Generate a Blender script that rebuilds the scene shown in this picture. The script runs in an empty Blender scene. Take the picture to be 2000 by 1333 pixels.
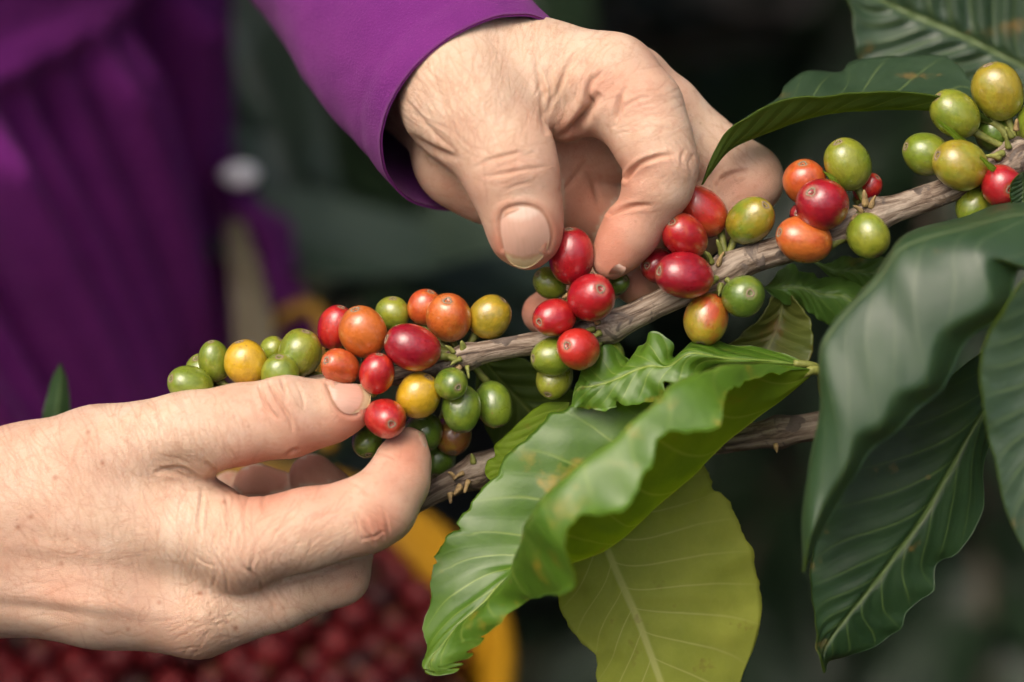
import bpy, math, random
import numpy as np
from mathutils import Vector, Matrix
from mathutils.bvhtree import BVHTree

random.seed(7); rng = np.random.default_rng(7)
scene = bpy.context.scene
R = math.radians

# ------------------------------------------------------------------ camera
PITCH = R(30)
PX = 0.00014                      # metres per photo pixel at the focus distance
DIST = 0.778
FOCUS = np.array([0.0, 0.0, 1.2])
RT = np.array([1.0, 0, 0])
DN = np.array([0, -math.sin(PITCH), -math.cos(PITCH)])
FW = np.array([0, math.cos(PITCH), -math.sin(PITCH)])
DPX = DIST / PX

cd = bpy.data.cameras.new('camera'); cam = bpy.data.objects.new('camera', cd)
scene.collection.objects.link(cam); scene.camera = cam
cam.location = FOCUS - DIST * FW
cam.rotation_euler = (math.pi / 2 - PITCH, 0, 0)
cd.sensor_width = 36; cd.lens = 36 * DIST / (2000 * PX)
cd.clip_start = 0.05; cd.clip_end = 200
cd.dof.use_dof = True; cd.dof.focus_distance = DIST; cd.dof.aperture_fstop = 4.2

# ------------------------------------------------------------------ light
SUN_ELEV, SUN_AZ = R(62), R(-140)          # high, behind and to the left of the camera
world = bpy.data.worlds.new('World'); scene.world = world; world.use_nodes = True
wn = world.node_tree.nodes; wl = world.node_tree.links
sky = wn.new('ShaderNodeTexSky'); sky.sky_type = 'NISHITA'; sky.sun_disc = False
sky.sun_elevation = SUN_ELEV; sky.sun_rotation = SUN_AZ
sky.air_density = 1.0; sky.dust_density = 9.0; sky.ozone_density = 0.0
wl.new(sky.outputs[0], wn['Background'].inputs[0]); wn['Background'].inputs[1].default_value = 0.15
sd = bpy.data.lights.new('sun', 'SUN'); sun = bpy.data.objects.new('sun', sd)
scene.collection.objects.link(sun)
sd.energy = 1.2; sd.angle = R(45); sd.color = (1.0, 0.96, 0.895)
sv = Vector((math.sin(SUN_AZ) * math.cos(SUN_ELEV), math.cos(SUN_AZ) * math.cos(SUN_ELEV), math.sin(SUN_ELEV)))
sun.rotation_euler = sv.to_track_quat('Z', 'Y').to_euler()
scene.view_settings.view_transform = 'Standard'; scene.view_settings.look = 'None'
scene.view_settings.exposure = 0.42; scene.view_settings.gamma = 1.0
scene.cycles.use_denoising = True; scene.cycles.use_adaptive_sampling = True; scene.cycles.adaptive_threshold = .04
scene.cycles.caustics_reflective = False; scene.cycles.caustics_refractive = False
scene.cycles.max_bounces = 4; scene.cycles.diffuse_bounces = 3; scene.cycles.glossy_bounces = 2; scene.cycles.transmission_bounces = 3

# ------------------------------------------------------------------ helpers
def F(u, v, w):
    "photo pixel at depth w (pixels behind the focus plane) -> focus frame, pixel units"
    s = 1 + w / DPX
    return np.array([(u - 1000) * s, (v - 666.5) * s, w], float)
def FA(a):
    a = np.asarray(a, float); s = 1 + a[:, 2:3] / DPX
    return np.concatenate([(a[:, :1] - 1000) * s, (a[:, 1:2] - 666.5) * s, a[:, 2:3]], 1)
BASIS = np.stack([RT, DN, FW]) * PX
def W(p):                          # focus frame -> world metres
    return np.asarray(p, float) @ BASIS + FOCUS
def PW(u, v, w): return W(F(u, v, w))
def pix(p):                        # focus frame -> photo pixels
    s = 1 + p[:, 2] / DPX
    return p[:, 0] / s + 1000, p[:, 1] / s + 666.5

def catmull(pts, n, closed=False):
    pts = np.asarray(pts, float)
    if len(pts) == 1: return np.repeat(pts, n, 0)
    d = np.r_[0, np.cumsum(np.maximum(np.linalg.norm(np.diff(pts[:, :3], axis=0), axis=1), 1e-6))]; d /= d[-1]
    t = np.linspace(0, 1, n)
    P = np.vstack([2 * pts[0] - pts[1], pts, 2 * pts[-1] - pts[-2]])
    i = np.clip(np.searchsorted(d, t, side='right') - 1, 0, len(pts) - 2)
    f = ((t - d[i]) / np.maximum(d[i + 1] - d[i], 1e-9))[:, None]
    p0, p1, p2, p3 = P[i], P[i + 1], P[i + 2], P[i + 3]
    return 0.5 * (2 * p1 + (p2 - p0) * f + (2 * p0 - 5 * p1 + 4 * p2 - p3) * f ** 2 + (3 * p1 - p0 - 3 * p2 + p3) * f ** 3)

def hermite(P, x, xq, axis):
    P = np.moveaxis(P, axis, 0); x = np.asarray(x, float)
    m = np.empty_like(P); m[1:-1] = (P[2:] - P[:-2]) / (x[2:] - x[:-2]).reshape(-1, *([1] * (P.ndim - 1)))
    m[0] = (P[1] - P[0]) / (x[1] - x[0]); m[-1] = (P[-1] - P[-2]) / (x[-1] - x[-2])
    i = np.clip(np.searchsorted(x, xq, side='right') - 1, 0, len(x) - 2); h = x[i + 1] - x[i]; f = (xq - x[i]) / h
    sh = (-1, *([1] * (P.ndim - 1))); f = f.reshape(sh); h = h.reshape(sh)
    out = (2 * f ** 3 - 3 * f ** 2 + 1) * P[i] + (f ** 3 - 2 * f ** 2 + f) * h * m[i] + (-2 * f ** 3 + 3 * f ** 2) * P[i + 1] + (f ** 3 - f ** 2) * h * m[i + 1]
    return np.moveaxis(out, 0, axis)
def link(o, parent=None):
    scene.collection.objects.link(o)
    if parent is not None: o.parent = parent
    return o
def mesh_obj(name, verts, faces, mats, parent=None, smooth=True, mat_idx=None, uv=None):
    me = bpy.data.meshes.new(name)
    me.from_pydata(np.asarray(verts, float).tolist(), [], faces.tolist() if hasattr(faces, 'tolist') else faces)
    for m in (mats if isinstance(mats, (list, tuple)) else [mats]): me.materials.append(m)
    if smooth: me.shade_smooth()
    if mat_idx is not None: me.polygons.foreach_set('material_index', np.asarray(mat_idx, np.int32))
    if uv is not None:
        l = me.uv_layers.new(name='UVMap')
        vi = np.empty(len(me.loops), np.int32); me.loops.foreach_get('vertex_index', vi)
        l.data.foreach_set('uv', np.asarray(uv, np.float32)[vi].ravel())
    me.update()
    return link(bpy.data.objects.new(name, me), parent)
def tag(o, label=None, cat=None, group=None, kind=None):
    if label: o['label'] = label
    if cat: o['category'] = cat
    if group: o['group'] = group
    if kind: o['kind'] = kind
    return o
def vnoise(p, seed=0, octaves=3):
    "cheap smooth pseudo noise from sines, p in arbitrary units"
    r = np.random.default_rng(seed); out = np.zeros(len(p)); a = 1.0; f = 1.0; tot = 0
    for _ in range(octaves):
        for k in range(4):
            d = r.normal(size=3); d *= f * r.uniform(.7, 1.4) / np.linalg.norm(d)
            out += a * np.sin(p @ d + r.uniform(0, 6.28)) / 4
        tot += a; a *= .55; f *= 2.1
    return out / tot * 1.6
def grid_faces(n, m, closed=False, flip=False):
    f = []
    for i in range(n - 1):
        for j in range(m if closed else m - 1):
            a, b = i * m + j, i * m + (j + 1) % m
            q = (a, b, b + m, a + m)
            f.append(q[::-1] if flip else q)
    return f
def tube(path, radii, seg=16, disp=None):
    "path (n,3) focus frame; returns verts, faces with end caps"
    path = np.asarray(path, float); n = len(path)
    T = np.gradient(path, axis=0); T /= np.linalg.norm(T, axis=1)[:, None] + 1e-9
    up = np.array([0.13, -1, 0.2]); N = []
    prev = up - T[0] * (up @ T[0]); prev /= np.linalg.norm(prev)
    for i in range(n):
        prev = prev - T[i] * (prev @ T[i]); prev /= np.linalg.norm(prev); N.append(prev)
    N = np.array(N); B = np.cross(T, N)
    th = np.linspace(0, 2 * np.pi, seg, endpoint=False)
    V = path[:, None] + np.asarray(radii)[:, None, None] * (np.cos(th)[None, :, None] * N[:, None] + np.sin(th)[None, :, None] * B[:, None])
    if disp is not None:
        dirs = (np.cos(th)[None, :, None] * N[:, None] + np.sin(th)[None, :, None] * B[:, None])
        V = V + dirs * disp(V.reshape(-1, 3), np.repeat(np.arange(n), seg), np.tile(th, n)).reshape(n, seg, 1)
    V = V.reshape(-1, 3); faces = grid_faces(n, seg, True)
    V = np.vstack([V, path[0], path[-1]]); a, b = n * seg, n * seg + 1
    for j in range(seg):
        faces.append((a, (j + 1) % seg, j)); faces.append((b, (n - 1) * seg + j, (n - 1) * seg + (j + 1) % seg))
    return V, faces
def merge(parts):
    V, Fc, o = [], [], 0
    for v, f in parts:
        V.append(v); Fc += [tuple(int(i) + o for i in q) for q in f]; o += len(v)
    return np.vstack(V), Fc

# ------------------------------------------------------------------ material helpers
class NT:
    def __init__(s, name):
        s.m = bpy.data.materials.new(name); s.m.use_nodes = True
        s.t = s.m.node_tree; s.n = s.t.nodes; s.b = s.n['Principled BSDF']; s.out = s.n['Material Output']
    def new(s, typ, **kw):
        n = s.n.new('ShaderNode' + typ)
        for k, v in kw.items(): setattr(n, k, v)
        return n
    def link(s, a, b): s.t.links.new(a, b)
    def setp(s, **kw):
        for k, v in kw.items(): s.b.inputs[k.replace('_', ' ')].default_value = v
    def noise(s, scale, detail=4, rough=.55, vec=None, dist=0):
        n = s.new('TexNoise'); n.inputs['Scale'].default_value = scale; n.inputs['Detail'].default_value = detail
        n.inputs['Roughness'].default_value = rough; n.inputs['Distortion'].default_value = dist
        if vec is not None: s.link(vec, n.inputs['Vector'])
        return n.outputs['Fac']
    def ramp(s, fac, stops, interp='LINEAR'):
        r = s.new('ValToRGB'); r.color_ramp.interpolation = interp
        e = r.color_ramp.elements
        while len(e) < len(stops): e.new(.5)
        for x, (p, c) in zip(e, stops):
            x.position = p; x.color = (*c, 1) if len(c) == 3 else c
        s.link(fac, r.inputs[0]); return r.outputs[0]
    def mix(s, fac, a, b, blend='MIX'):
        m = s.new('Mix', data_type='RGBA', blend_type=blend)
        for sock, v in ((m.inputs[0], fac), (m.inputs[6], a), (m.inputs[7], b)):
            if hasattr(v, 'links'): s.link(v, sock)
            else: sock.default_value = v if isinstance(v, (int, float)) else ((*v, 1) if len(v) == 3 else v)
        return m.outputs[2]
    def math(s, op, a, b=None, c=None, clamp=False):
        m = s.new('Math', operation=op, use_clamp=clamp)
        for sock, v in zip(m.inputs, (a, b, c)):
            if v is None: continue
            if hasattr(v, 'links'): s.link(v, sock)
            else: sock.default_value = v
        return m.outputs[0]
    def coord(s, which='Object', scale=None):
        c = s.new('TexCoord').outputs[which]
        if scale is not None:
            mp = s.new('Mapping'); mp.inputs['Scale'].default_value = scale; s.link(c, mp.inputs[0]); c = mp.outputs[0]
        return c
    def bump(s, h, strength, dist, prev=None):
        b = s.new('Bump'); b.inputs['Strength'].default_value = strength; b.inputs['Distance'].default_value = dist
        s.link(h, b.inputs['Height'])
        if prev is not None: s.link(prev, b.inputs['Normal'])
        return b.outputs[0]
    def normal(s, n): s.link(n, s.b.inputs['Normal'])
    def color(s, c): s.link(c, s.b.inputs['Base Color'])

def skin_material():
    k = NT('skin'); c = k.coord('Object')
    at = k.new('Attribute', attribute_name='tint').outputs['Color']
    sp = k.new('SeparateColor'); k.link(at, sp.inputs[0])
    n1 = k.noise(95, 5, .6, c); n2 = k.noise(420, 4, .6, c); n3 = k.noise(38, 3, .5, c)
    base = k.ramp(n1, [(.25, (.57, .38, .26)), (.48, (.67, .485, .355)), (.75, (.73, .56, .43))])
    base = k.mix(k.math('MULTIPLY', k.ramp(n3, [(.46, (0, 0, 0)), (.66, (1, 1, 1))]), .55), base, (.55, .29, .20))
    base = k.mix(k.math('MULTIPLY', k.ramp(n2, [(.52, (0, 0, 0)), (.68, (1, 1, 1))]), .45), base, (.50, .28, .19))
    base = k.mix(k.math('MULTIPLY', sp.outputs[0], .8), base, (.56, .20, .125))        # blush
    base = k.mix(k.math('MULTIPLY', sp.outputs[1], .6), base, (.70, .54, .39))         # pale
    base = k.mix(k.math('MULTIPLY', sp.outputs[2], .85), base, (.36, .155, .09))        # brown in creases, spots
    v = k.new('TexVoronoi', feature='F1'); v.inputs['Scale'].default_value = 190; k.link(c, v.inputs['Vector'])
    fre = k.math('LESS_THAN', v.outputs['Distance'], .085)
    fre = k.math('MULTIPLY', fre, k.math('GREATER_THAN', k.noise(60, 1, .5, c), .54))
    base = k.mix(k.math('MULTIPLY', fre, .28), base, (.30, .15, .085))
    k.color(base)
    # fine cross-hatched skin lines
    h = None
    for sc_, rot in (((1300, 3300, 2000), (0, 0, .5)), ((3200, 1250, 2000), (0, .3, -.4))):
        mp = k.new('Mapping'); mp.inputs['Scale'].default_value = sc_; mp.inputs['Rotation'].default_value = rot; k.link(c, mp.inputs[0])
        vv = k.new('TexVoronoi', feature='DISTANCE_TO_EDGE'); vv.inputs['Scale'].default_value = .8; k.link(mp.outputs[0], vv.inputs['Vector'])
        e = k.math('MULTIPLY', k.math('MINIMUM', vv.outputs['Distance'], .12), 8)
        h = e if h is None else k.math('ADD', h, e)
    nb = k.bump(h, .5, .00026)
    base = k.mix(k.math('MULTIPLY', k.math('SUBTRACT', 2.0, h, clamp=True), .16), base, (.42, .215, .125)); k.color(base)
    nb = k.bump(k.noise(900, 4, .6, c), .35, .00025, nb)
    k.normal(nb)
    rr = k.ramp(n2, [(.3, (.40,) * 3), (.7, (.55,) * 3)]); k.link(rr, k.b.inputs['Roughness'])
    k.setp(Subsurface_Weight=.22, Subsurface_Radius=(1.0, .36, .18), Subsurface_Scale=.0035)
    k.b.inputs['Specular IOR Level'].default_value = .42
    return k.m
def nail_material():
    k = NT('fingernail_keratin'); c = k.new('UVMap', uv_map='UVMap').outputs[0]
    sx = k.new('SeparateXYZ'); k.link(c, sx.inputs[0])
    y = sx.outputs['Y']; oc = k.coord('Object')
    wob = k.math('ADD', y, k.math('MULTIPLY', k.math('SUBTRACT', k.noise(700, 3, .5, oc), .5), .10))
    ab = k.math('ABSOLUTE', k.math('SUBTRACT', sx.outputs['X'], .5))
    lun = k.math('ADD', wob, k.math('MULTIPLY', k.math('MULTIPLY', ab, ab), .75))
    base = k.ramp(lun, [(0, (.62, .45, .36)), (.17, (.64, .47, .38)), (.27, (.60, .37, .285)), (.80, (.64, .38, .29)), (.845, (.50, .30, .18)), (.89, (.58, .46, .28)), (1, (.50, .38, .20))])
    st = k.new('Mapping'); st.inputs['Scale'].default_value = (46, 2.2, 1); k.link(c, st.inputs[0])
    strk = k.noise(1, 3, .6, st.outputs[0])
    base = k.mix(k.math('MULTIPLY', k.ramp(strk, [(.45, (0, 0, 0)), (.75, (1, 1, 1))]), .35), base, (.42, .27, .17))
    k.color(base); k.setp(Roughness=.2, Subsurface_Weight=.12, Subsurface_Scale=.001, Subsurface_Radius=(1, .4, .3))
    k.normal(k.bump(strk, .22, .0003)); return k.m
def cherry_material():
    k = NT('cherry_skin'); c = k.coord('Object')
    oi = k.new('ObjectInfo'); c2 = k.new('Attribute', attribute_type='OBJECT', attribute_name='second_colour').outputs['Color']
    off = k.new('VectorMath', operation='ADD'); k.link(c, off.inputs[0])
    cb = k.new('CombineXYZ')
    for i in range(3): k.link(k.math('MULTIPLY', oi.outputs['Random'], 37.0 + 11 * i), cb.inputs[i])
    k.link(cb.outputs[0], off.inputs[1]); p = off.outputs[0]
    sx = k.new('SeparateXYZ'); k.link(c, sx.inputs[0])
    n = k.noise(1.1, 4, .55, p)
    f = k.math('ADD', k.math('MULTIPLY', sx.outputs['Z'], -.26), k.math('MULTIPLY', k.math('SUBTRACT', n, .5), 3.4))
    f = k.ramp(k.math('ADD', f, .34), [(.1, (0, 0, 0)), (.85, (1, 1, 1))])
    base = k.mix(f, oi.outputs['Color'], c2)
    mp = k.new('Mapping'); mp.inputs['Scale'].default_value = (9, 9, 1.4); k.link(p, mp.inputs[0])
    stv = k.noise(1, 5, .62, mp.outputs[0])
    base = k.mix(k.math('MULTIPLY', k.ramp(stv, [(.5, (0, 0, 0)), (.75, (1, 1, 1))]), .35), base, c2)
    base = k.mix(k.math('MULTIPLY', k.ramp(k.noise(2.3, 5, .6, p), [(.46, (0, 0, 0)), (.72, (1, 1, 1))]), .5), base, k.mix(1.0, base, (.42, .40, .45), 'MULTIPLY'))
    v = k.new('TexVoronoi', feature='F1'); v.inputs['Scale'].default_value = 6.5; k.link(p, v.inputs['Vector'])
    sp = k.math('MULTIPLY', k.math('LESS_THAN', v.outputs['Distance'], .035), k.math('GREATER_THAN', k.noise(3, 1, .5, p), .5))
    base = k.mix(k.math('MULTIPLY', sp, .6), base, (.60, .48, .33))
    v2 = k.new('TexVoronoi', feature='F1'); v2.inputs['Scale'].default_value = 2.1; k.link(p, v2.inputs['Vector'])
    sp2 = k.math('MULTIPLY', k.math('LESS_THAN', v2.outputs['Distance'], .10), k.math('GREATER_THAN', k.noise(1.7, 1, .5, p), .57))
    base = k.mix(k.math('MULTIPLY', sp2, .55), base, (.22, .11, .04))
    # pale tan ring where skin meets the scar
    tz = k.ramp(sx.outputs['Z'], [(.93, (0, 0, 0)), (.985, (1, 1, 1))])
    base = k.mix(k.math('MULTIPLY', tz, .5), base, (.30, .20, .09))
    k.color(base)
    k.normal(k.bump(k.noise(3.2, 5, .6, p), .10, .25, k.bump(stv, .06, .15)))
    rr = k.ramp(k.noise(2.0, 4, .6, p), [(.3, (.24,) * 3), (.7, (.42,) * 3)]); k.link(rr, k.b.inputs['Roughness'])
    k.b.inputs['Coat Weight'].default_value = .9
    k.b.inputs['Coat Roughness'].default_value = .09
    return k.m
def plain_material(name, c1, c2, scale, rough=.6, bump=.3, bdist=.0005, spec=.4):
    k = NT(name); c = k.coord('Object')
    n = k.noise(scale, 5, .62, c)
    k.color(k.ramp(n, [(.3, c1), (.7, c2)])); k.setp(Roughness=rough); k.b.inputs['Specular IOR Level'].default_value = spec
    k.normal(k.bump(n, bump, bdist)); return k.m
def bark_material(name, tone=1.0):
    k = NT(name); uv = k.new('UVMap', uv_map='UVMap').outputs[0]; c = k.coord('Object')
    mp = k.new('Mapping'); mp.inputs['Scale'].default_value = (9, 60, 1); k.link(uv, mp.inputs[0])
    g = k.noise(1, 6, .65, mp.outputs[0], .6)
    n = k.noise(260, 5, .6, c); pz = k.noise(110, 3, .6, c, .8)
    t = lambda r, g_, b: (r * tone, g_ * tone, b * tone)
    base = k.ramp(g, [(.34, t(.035, .02, .012)), (.44, t(.14, .092, .06)), (.55, t(.30, .235, .175)), (.72, t(.48, .40, .315))])
    base = k.mix(k.ramp(pz, [(.53, (0, 0, 0)), (.57, (1, 1, 1))]), base, k.ramp(n, [(.3, t(.055, .035, .024)), (.7, t(.17, .135, .11))]))
    base = k.mix(k.math('MULTIPLY', k.ramp(n, [(.60, (0, 0, 0)), (.68, (1, 1, 1))]), .6), base, t(.06, .035, .02))
    k.color(base); k.setp(Roughness=.68)
    k.normal(k.bump(g, .7, .0009, k.bump(pz, .8, .0010, k.bump(n, .6, .0006)))); return k.m

def leaf_material(name, c_dark, c_lite, vein, rough=.34, trans=.25, blem=0.0, blem_c=(.28, .16, .04), gloss=.5, bumps=1.0, vn=11, tcol=None):
    k = NT(name); uv = k.new('UVMap', uv_map='UVMap').outputs[0]; c = k.coord('Object')
    sx = k.new('SeparateXYZ'); k.link(uv, sx.inputs[0])
    s = k.math('ABSOLUTE', k.math('SUBTRACT', sx.outputs['X'], .5)); t = sx.outputs['Y']
    wob = k.math('MULTIPLY', k.math('SUBTRACT', k.noise(55, 2, .5, c), .5), .05)
    ph = k.math('ADD', k.math('SUBTRACT', k.math('MULTIPLY', t, vn), k.math('MULTIPLY', k.math('POWER', s, .8), vn * .38)), k.math('MULTIPLY', wob, vn * .3))
    fr = k.math('ABSOLUTE', k.math('SUBTRACT', k.math('FRACT', ph), .5))
    lat = k.ramp(fr, [(.0, (1, 1, 1)), (.02, (.6,) * 3), (.05, (0, 0, 0))])
    lat = k.math('MULTIPLY', lat, k.ramp(s, [(.25, (1, 1, 1)), (.5, (.1,) * 3)]))
    mid = k.ramp(s, [(.0, (1, 1, 1)), (.011, (1, 1, 1)), (.024, (0, 0, 0))])
    n = k.noise(48, 5, .6, c); n2 = k.noise(330, 4, .6, c)
    base = k.mix(k.ramp(n, [(.3, (0, 0, 0)), (.72, (1, 1, 1))]), c_dark, c_lite)
    base = k.mix(k.math('MULTIPLY', n2, .25), base, k.mix(1.0, base, (.6, .6, .6), 'MULTIPLY'))
    vor = k.new('TexVoronoi', feature='DISTANCE_TO_EDGE'); vor.inputs['Scale'].default_value = 330; k.link(c, vor.inputs['Vector'])
    net = k.ramp(vor.outputs['Distance'], [(0, (1, 1, 1)), (.10, (0, 0, 0))])
    base = k.mix(k.math('MULTIPLY', net, .05), base, vein)
    base = k.mix(k.math('MULTIPLY', lat, .75), base, vein); base = k.mix(k.math('MULTIPLY', mid, .85), base, vein)
    if blem:
        bl = k.ramp(k.math('ADD', k.noise(70, 4, .65, c), blem * .25), [(.66, (0, 0, 0)), (.80, (1, 1, 1))])
        base = k.mix(k.math('MULTIPLY', bl, .75), base, blem_c)
    v = k.new('TexVoronoi', feature='F1'); v.inputs['Scale'].default_value = 120; k.link(c, v.inputs['Vector'])
    spk = k.math('MULTIPLY', k.math('LESS_THAN', v.outputs['Distance'], .09), k.math('GREATER_THAN', k.noise(30, 1, .5, c), .55))
    base = k.mix(k.math('MULTIPLY', spk, .5), base, (.16, .12, .04))
    k.color(base)
    hgt = k.math('SUBTRACT', k.math('ADD', k.math('MULTIPLY', fr, 1.4), k.math('MULTIPLY', n2, .25)), k.math('MULTIPLY', mid, .5))
    k.normal(k.bump(hgt, .5 * bumps, .0011, k.bump(net, .05, .0003)))
    rr = k.ramp(n, [(.3, (rough - .05,) * 3), (.75, (rough + .12,) * 3)]); k.link(rr, k.b.inputs['Roughness'])
    k.b.inputs['Specular IOR Level'].default_value = gloss
    if gloss > .55: k.b.inputs['Coat Weight'].default_value = .22 if gloss > .7 else (.4 if gloss < .6 else .12); k.b.inputs['Coat Roughness'].default_value = .42 if gloss > .6 else .30
    if trans:
        tr = k.new('BsdfTranslucent'); ms = k.new('MixShader'); ms.inputs[0].default_value = trans
        k.link(k.mix(.75, base, tcol) if tcol else k.mix(1.0, base, (2.0, 1.8, .7), 'MULTIPLY'), tr.inputs[0])
        k.link(k.b.outputs[0], ms.inputs[1]); k.link(tr.outputs[0], ms.inputs[2]); k.link(ms.outputs[0], k.out.inputs[0])
    return k.m
def cloth_material(name, c1, c2, scale=1.0):
    k = NT(name); c = k.coord('Object')
    n = k.noise(55, 4, .6, c); f = k.noise(1500, 3, .7, c)
    base = k.ramp(n, [(.3, c1), (.7, c2)])
    base = k.mix(k.math('MULTIPLY', k.ramp(f, [(.58, (0, 0, 0)), (.72, (1, 1, 1))]), .30), base, tuple(min(1, x * 1.9 + .03) for x in c2))
    k.color(base); k.setp(Roughness=.88, Sheen_Weight=.10, Sheen_Roughness=.5); k.b.inputs['Specular IOR Level'].default_value = .15
    k.b.inputs['Sheen Tint'].default_value = (.9, .55, .9, 1)
    k.normal(k.bump(f, .8, .0005, k.bump(k.noise(140, 3, .5, c), .35, .0012))); return k.m

M = dict(skin=skin_material(), nail=nail_material(), cherry=cherry_material(),
    bark=bark_material('branch_bark', .85), bark2=bark_material('lower_branch_bark', .65),
    scar=plain_material('scar_cork', (.15, .10, .055), (.36, .285, .20), 1400, .8, .6, .0003),
    scar_dark=plain_material('scar_core', (.035, .018, .008), (.10, .06, .03), 1500, .8),
    stalk=plain_material('fruit_stalk', (.09, .11, .018), (.24, .25, .06), 420, .55, .5),
    bud=plain_material('dry_bud', (.13, .08, .035), (.40, .28, .12), 600, .7, .6),
    cloth=cloth_material('purple_knit', (.115, .013, .130), (.145, .018, .155)),
    apron=cloth_material('purple_apron', (.20, .021, .215), (.25, .028, .255)),
    soil=plain_material('soil', (.012, .009, .006), (.045, .032, .02), 30, .9, .8, .01),
    bucket=plain_material('yellow_plastic', (.36, .18, .006), (.42, .22, .010), 25, .42, .15, .001),
    strap=plain_material('webbing', (.11, .09, .055), (.17, .145, .095), 60, .85, .4),
    white=plain_material('white_plastic', (.86, .86, .9), (.92, .92, .95), 60, .35, .1))

# ------------------------------------------------------------------ ground
gx, gy = np.meshgrid(np.linspace(-1, 1, 61) ** 3 * 60, np.linspace(-1, 1, 61) ** 3 * 60)
gz = .02 * np.sin(gx * 3.1) * np.cos(gy * 2.7)
tag(mesh_obj('ground', np.stack([gx.ravel(), gy.ravel(), gz.ravel()], 1), grid_faces(61, 61), M['soil']), kind='structure')

# ------------------------------------------------------------------ hands: smooth-blended signed distance field
def cone_sdf(p, a, b, r1, r2):
    ba = b - a; l2 = ba @ ba; rr = r1 - r2; a2 = max(l2 - rr * rr, 1e-6); il2 = 1 / l2
    pa = p - a; y = pa @ ba; z = y - l2
    x2 = ((pa * l2 - y[:, None] * ba) ** 2).sum(1)
    y2 = y * y * l2; z2 = z * z * l2
    k = np.sign(rr) * rr * rr * x2
    res = (np.sqrt(x2 * a2 * il2) + y * rr) * il2 - r1
    c1 = np.sign(z) * a2 * z2 > k; res = np.where(c1, np.sqrt(x2 + z2) * il2 - r2, res)
    c2 = (~c1) & (np.sign(y) * a2 * y2 < k); return np.where(c2, np.sqrt(x2 + y2) * il2 - r1, res)
def smin(a, b, k):
    h = np.maximum(k - np.abs(a - b), 0) / k
    return np.minimum(a, b) - h * h * h * k / 6
class Field:
    def __init__(s, lo, hi, h):
        s.lo = np.array(lo, float); s.h = h; s.n = np.ceil((np.array(hi) - s.lo) / h).astype(int) + 1
        s.D = np.full(s.n, 90.0, np.float32)
    def chain(s, pts, k_in, k_out):
        P = [(F(*p[:3]), p[3] * (1 + p[2] / DPX)) for p in pts]
        lo = np.min([c - r for c, r in P], 0) - 95; hi = np.max([c + r for c, r in P], 0) + 95
        i0 = np.clip(np.floor((lo - s.lo) / s.h).astype(int), 0, s.n - 1); i1 = np.clip(np.ceil((hi - s.lo) / s.h).astype(int) + 1, 1, s.n)
        ax = [s.lo[d] + s.h * np.arange(i0[d], i1[d]) for d in range(3)]
        g = np.stack(np.meshgrid(*ax, indexing='ij'), -1); sh = g.shape[:3]; g = g.reshape(-1, 3)
        d = None
        for (a, ra), (b, rb) in zip(P[:-1], P[1:]):
            e = cone_sdf(g, a, b, ra, rb); d = e if d is None else smin(d, e, k_in)
        sl = tuple(slice(i0[q], i1[q]) for q in range(3))
        s.D[sl] = smin(s.D[sl], d.reshape(sh).astype(np.float32), k_out)
    def mesh(s):
        D = s.D; ins = D < 0; n = D.shape
        cnt = sum(ins[i:n[0] - 1 + i, j:n[1] - 1 + j, k:n[2] - 1 + k].astype(np.int8) for i in (0, 1) for j in (0, 1) for k in (0, 1))
        act = (cnt > 0) & (cnt < 8); idx = np.argwhere(act)
        C = [(i, j, k) for i in (0, 1) for j in (0, 1) for k in (0, 1)]
        val = np.stack([D[idx[:, 0] + i, idx[:, 1] + j, idx[:, 2] + k] for i, j, k in C], 1)
        acc = np.zeros((len(idx), 3)); num = np.zeros(len(idx))
        for a in range(8):
            for b in range(a + 1, 8):
                da = np.array(C[a]); db = np.array(C[b])
                if abs(da - db).sum() != 1: continue
                cr = (val[:, a] < 0) != (val[:, b] < 0)
                t = np.where(cr, val[:, a] / np.where(cr, val[:, a] - val[:, b], 1), 0)
                acc += np.where(cr[:, None], da + t[:, None] * (db - da), 0); num += cr
        V = s.lo + s.h * (idx + acc / num[:, None])
        vid = np.full(act.shape, -1, np.int64); vid[act] = np.arange(len(idx))
        faces = []
        for d in range(3):
            o = [q for q in range(3) if q != d]
            A = np.take(ins, range(n[d] - 1), d); B = np.take(ins, range(1, n[d]), d)
            e = np.argwhere(A != B); sg = A[A != B]
            ok = (e[:, o[0]] > 0) & (e[:, o[1]] > 0) & (e[:, o[0]] < n[o[0]] - 1) & (e[:, o[1]] < n[o[1]] - 1)
            e, sg = e[ok], sg[ok]
            def cell(a, b):
                q = e.copy(); q[:, o[0]] -= a; q[:, o[1]] -= b; return vid[q[:, 0], q[:, 1], q[:, 2]]
            q = np.stack([cell(1, 1), cell(0, 1), cell(0, 0), cell(1, 0)], 1)
            fl = sg if d != 1 else ~sg
            q[~fl] = q[~fl][:, ::-1]; faces.append(q)
        return V, np.vstack(faces)
def normals(V, Q):
    n = np.cross(V[Q[:, 2]] - V[Q[:, 0]], V[Q[:, 3]] - V[Q[:, 1]]); N = np.zeros_like(V)
    for c in range(4): np.add.at(N, Q[:, c], n)
    return N / (np.linalg.norm(N, axis=1)[:, None] + 1e-9)
def laplace(V, Q, it, lam=.5):
    e = np.vstack([Q[:, [0, 1]], Q[:, [1, 2]], Q[:, [2, 3]], Q[:, [3, 0]]]); deg = np.bincount(e.ravel(), minlength=len(V))[:, None]
    for _ in range(it):
        A = np.zeros_like(V); np.add.at(A, e[:, 0], V[e[:, 1]]); np.add.at(A, e[:, 1], V[e[:, 0]])
        V = V + lam * (A / deg - V)
    return V
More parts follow.
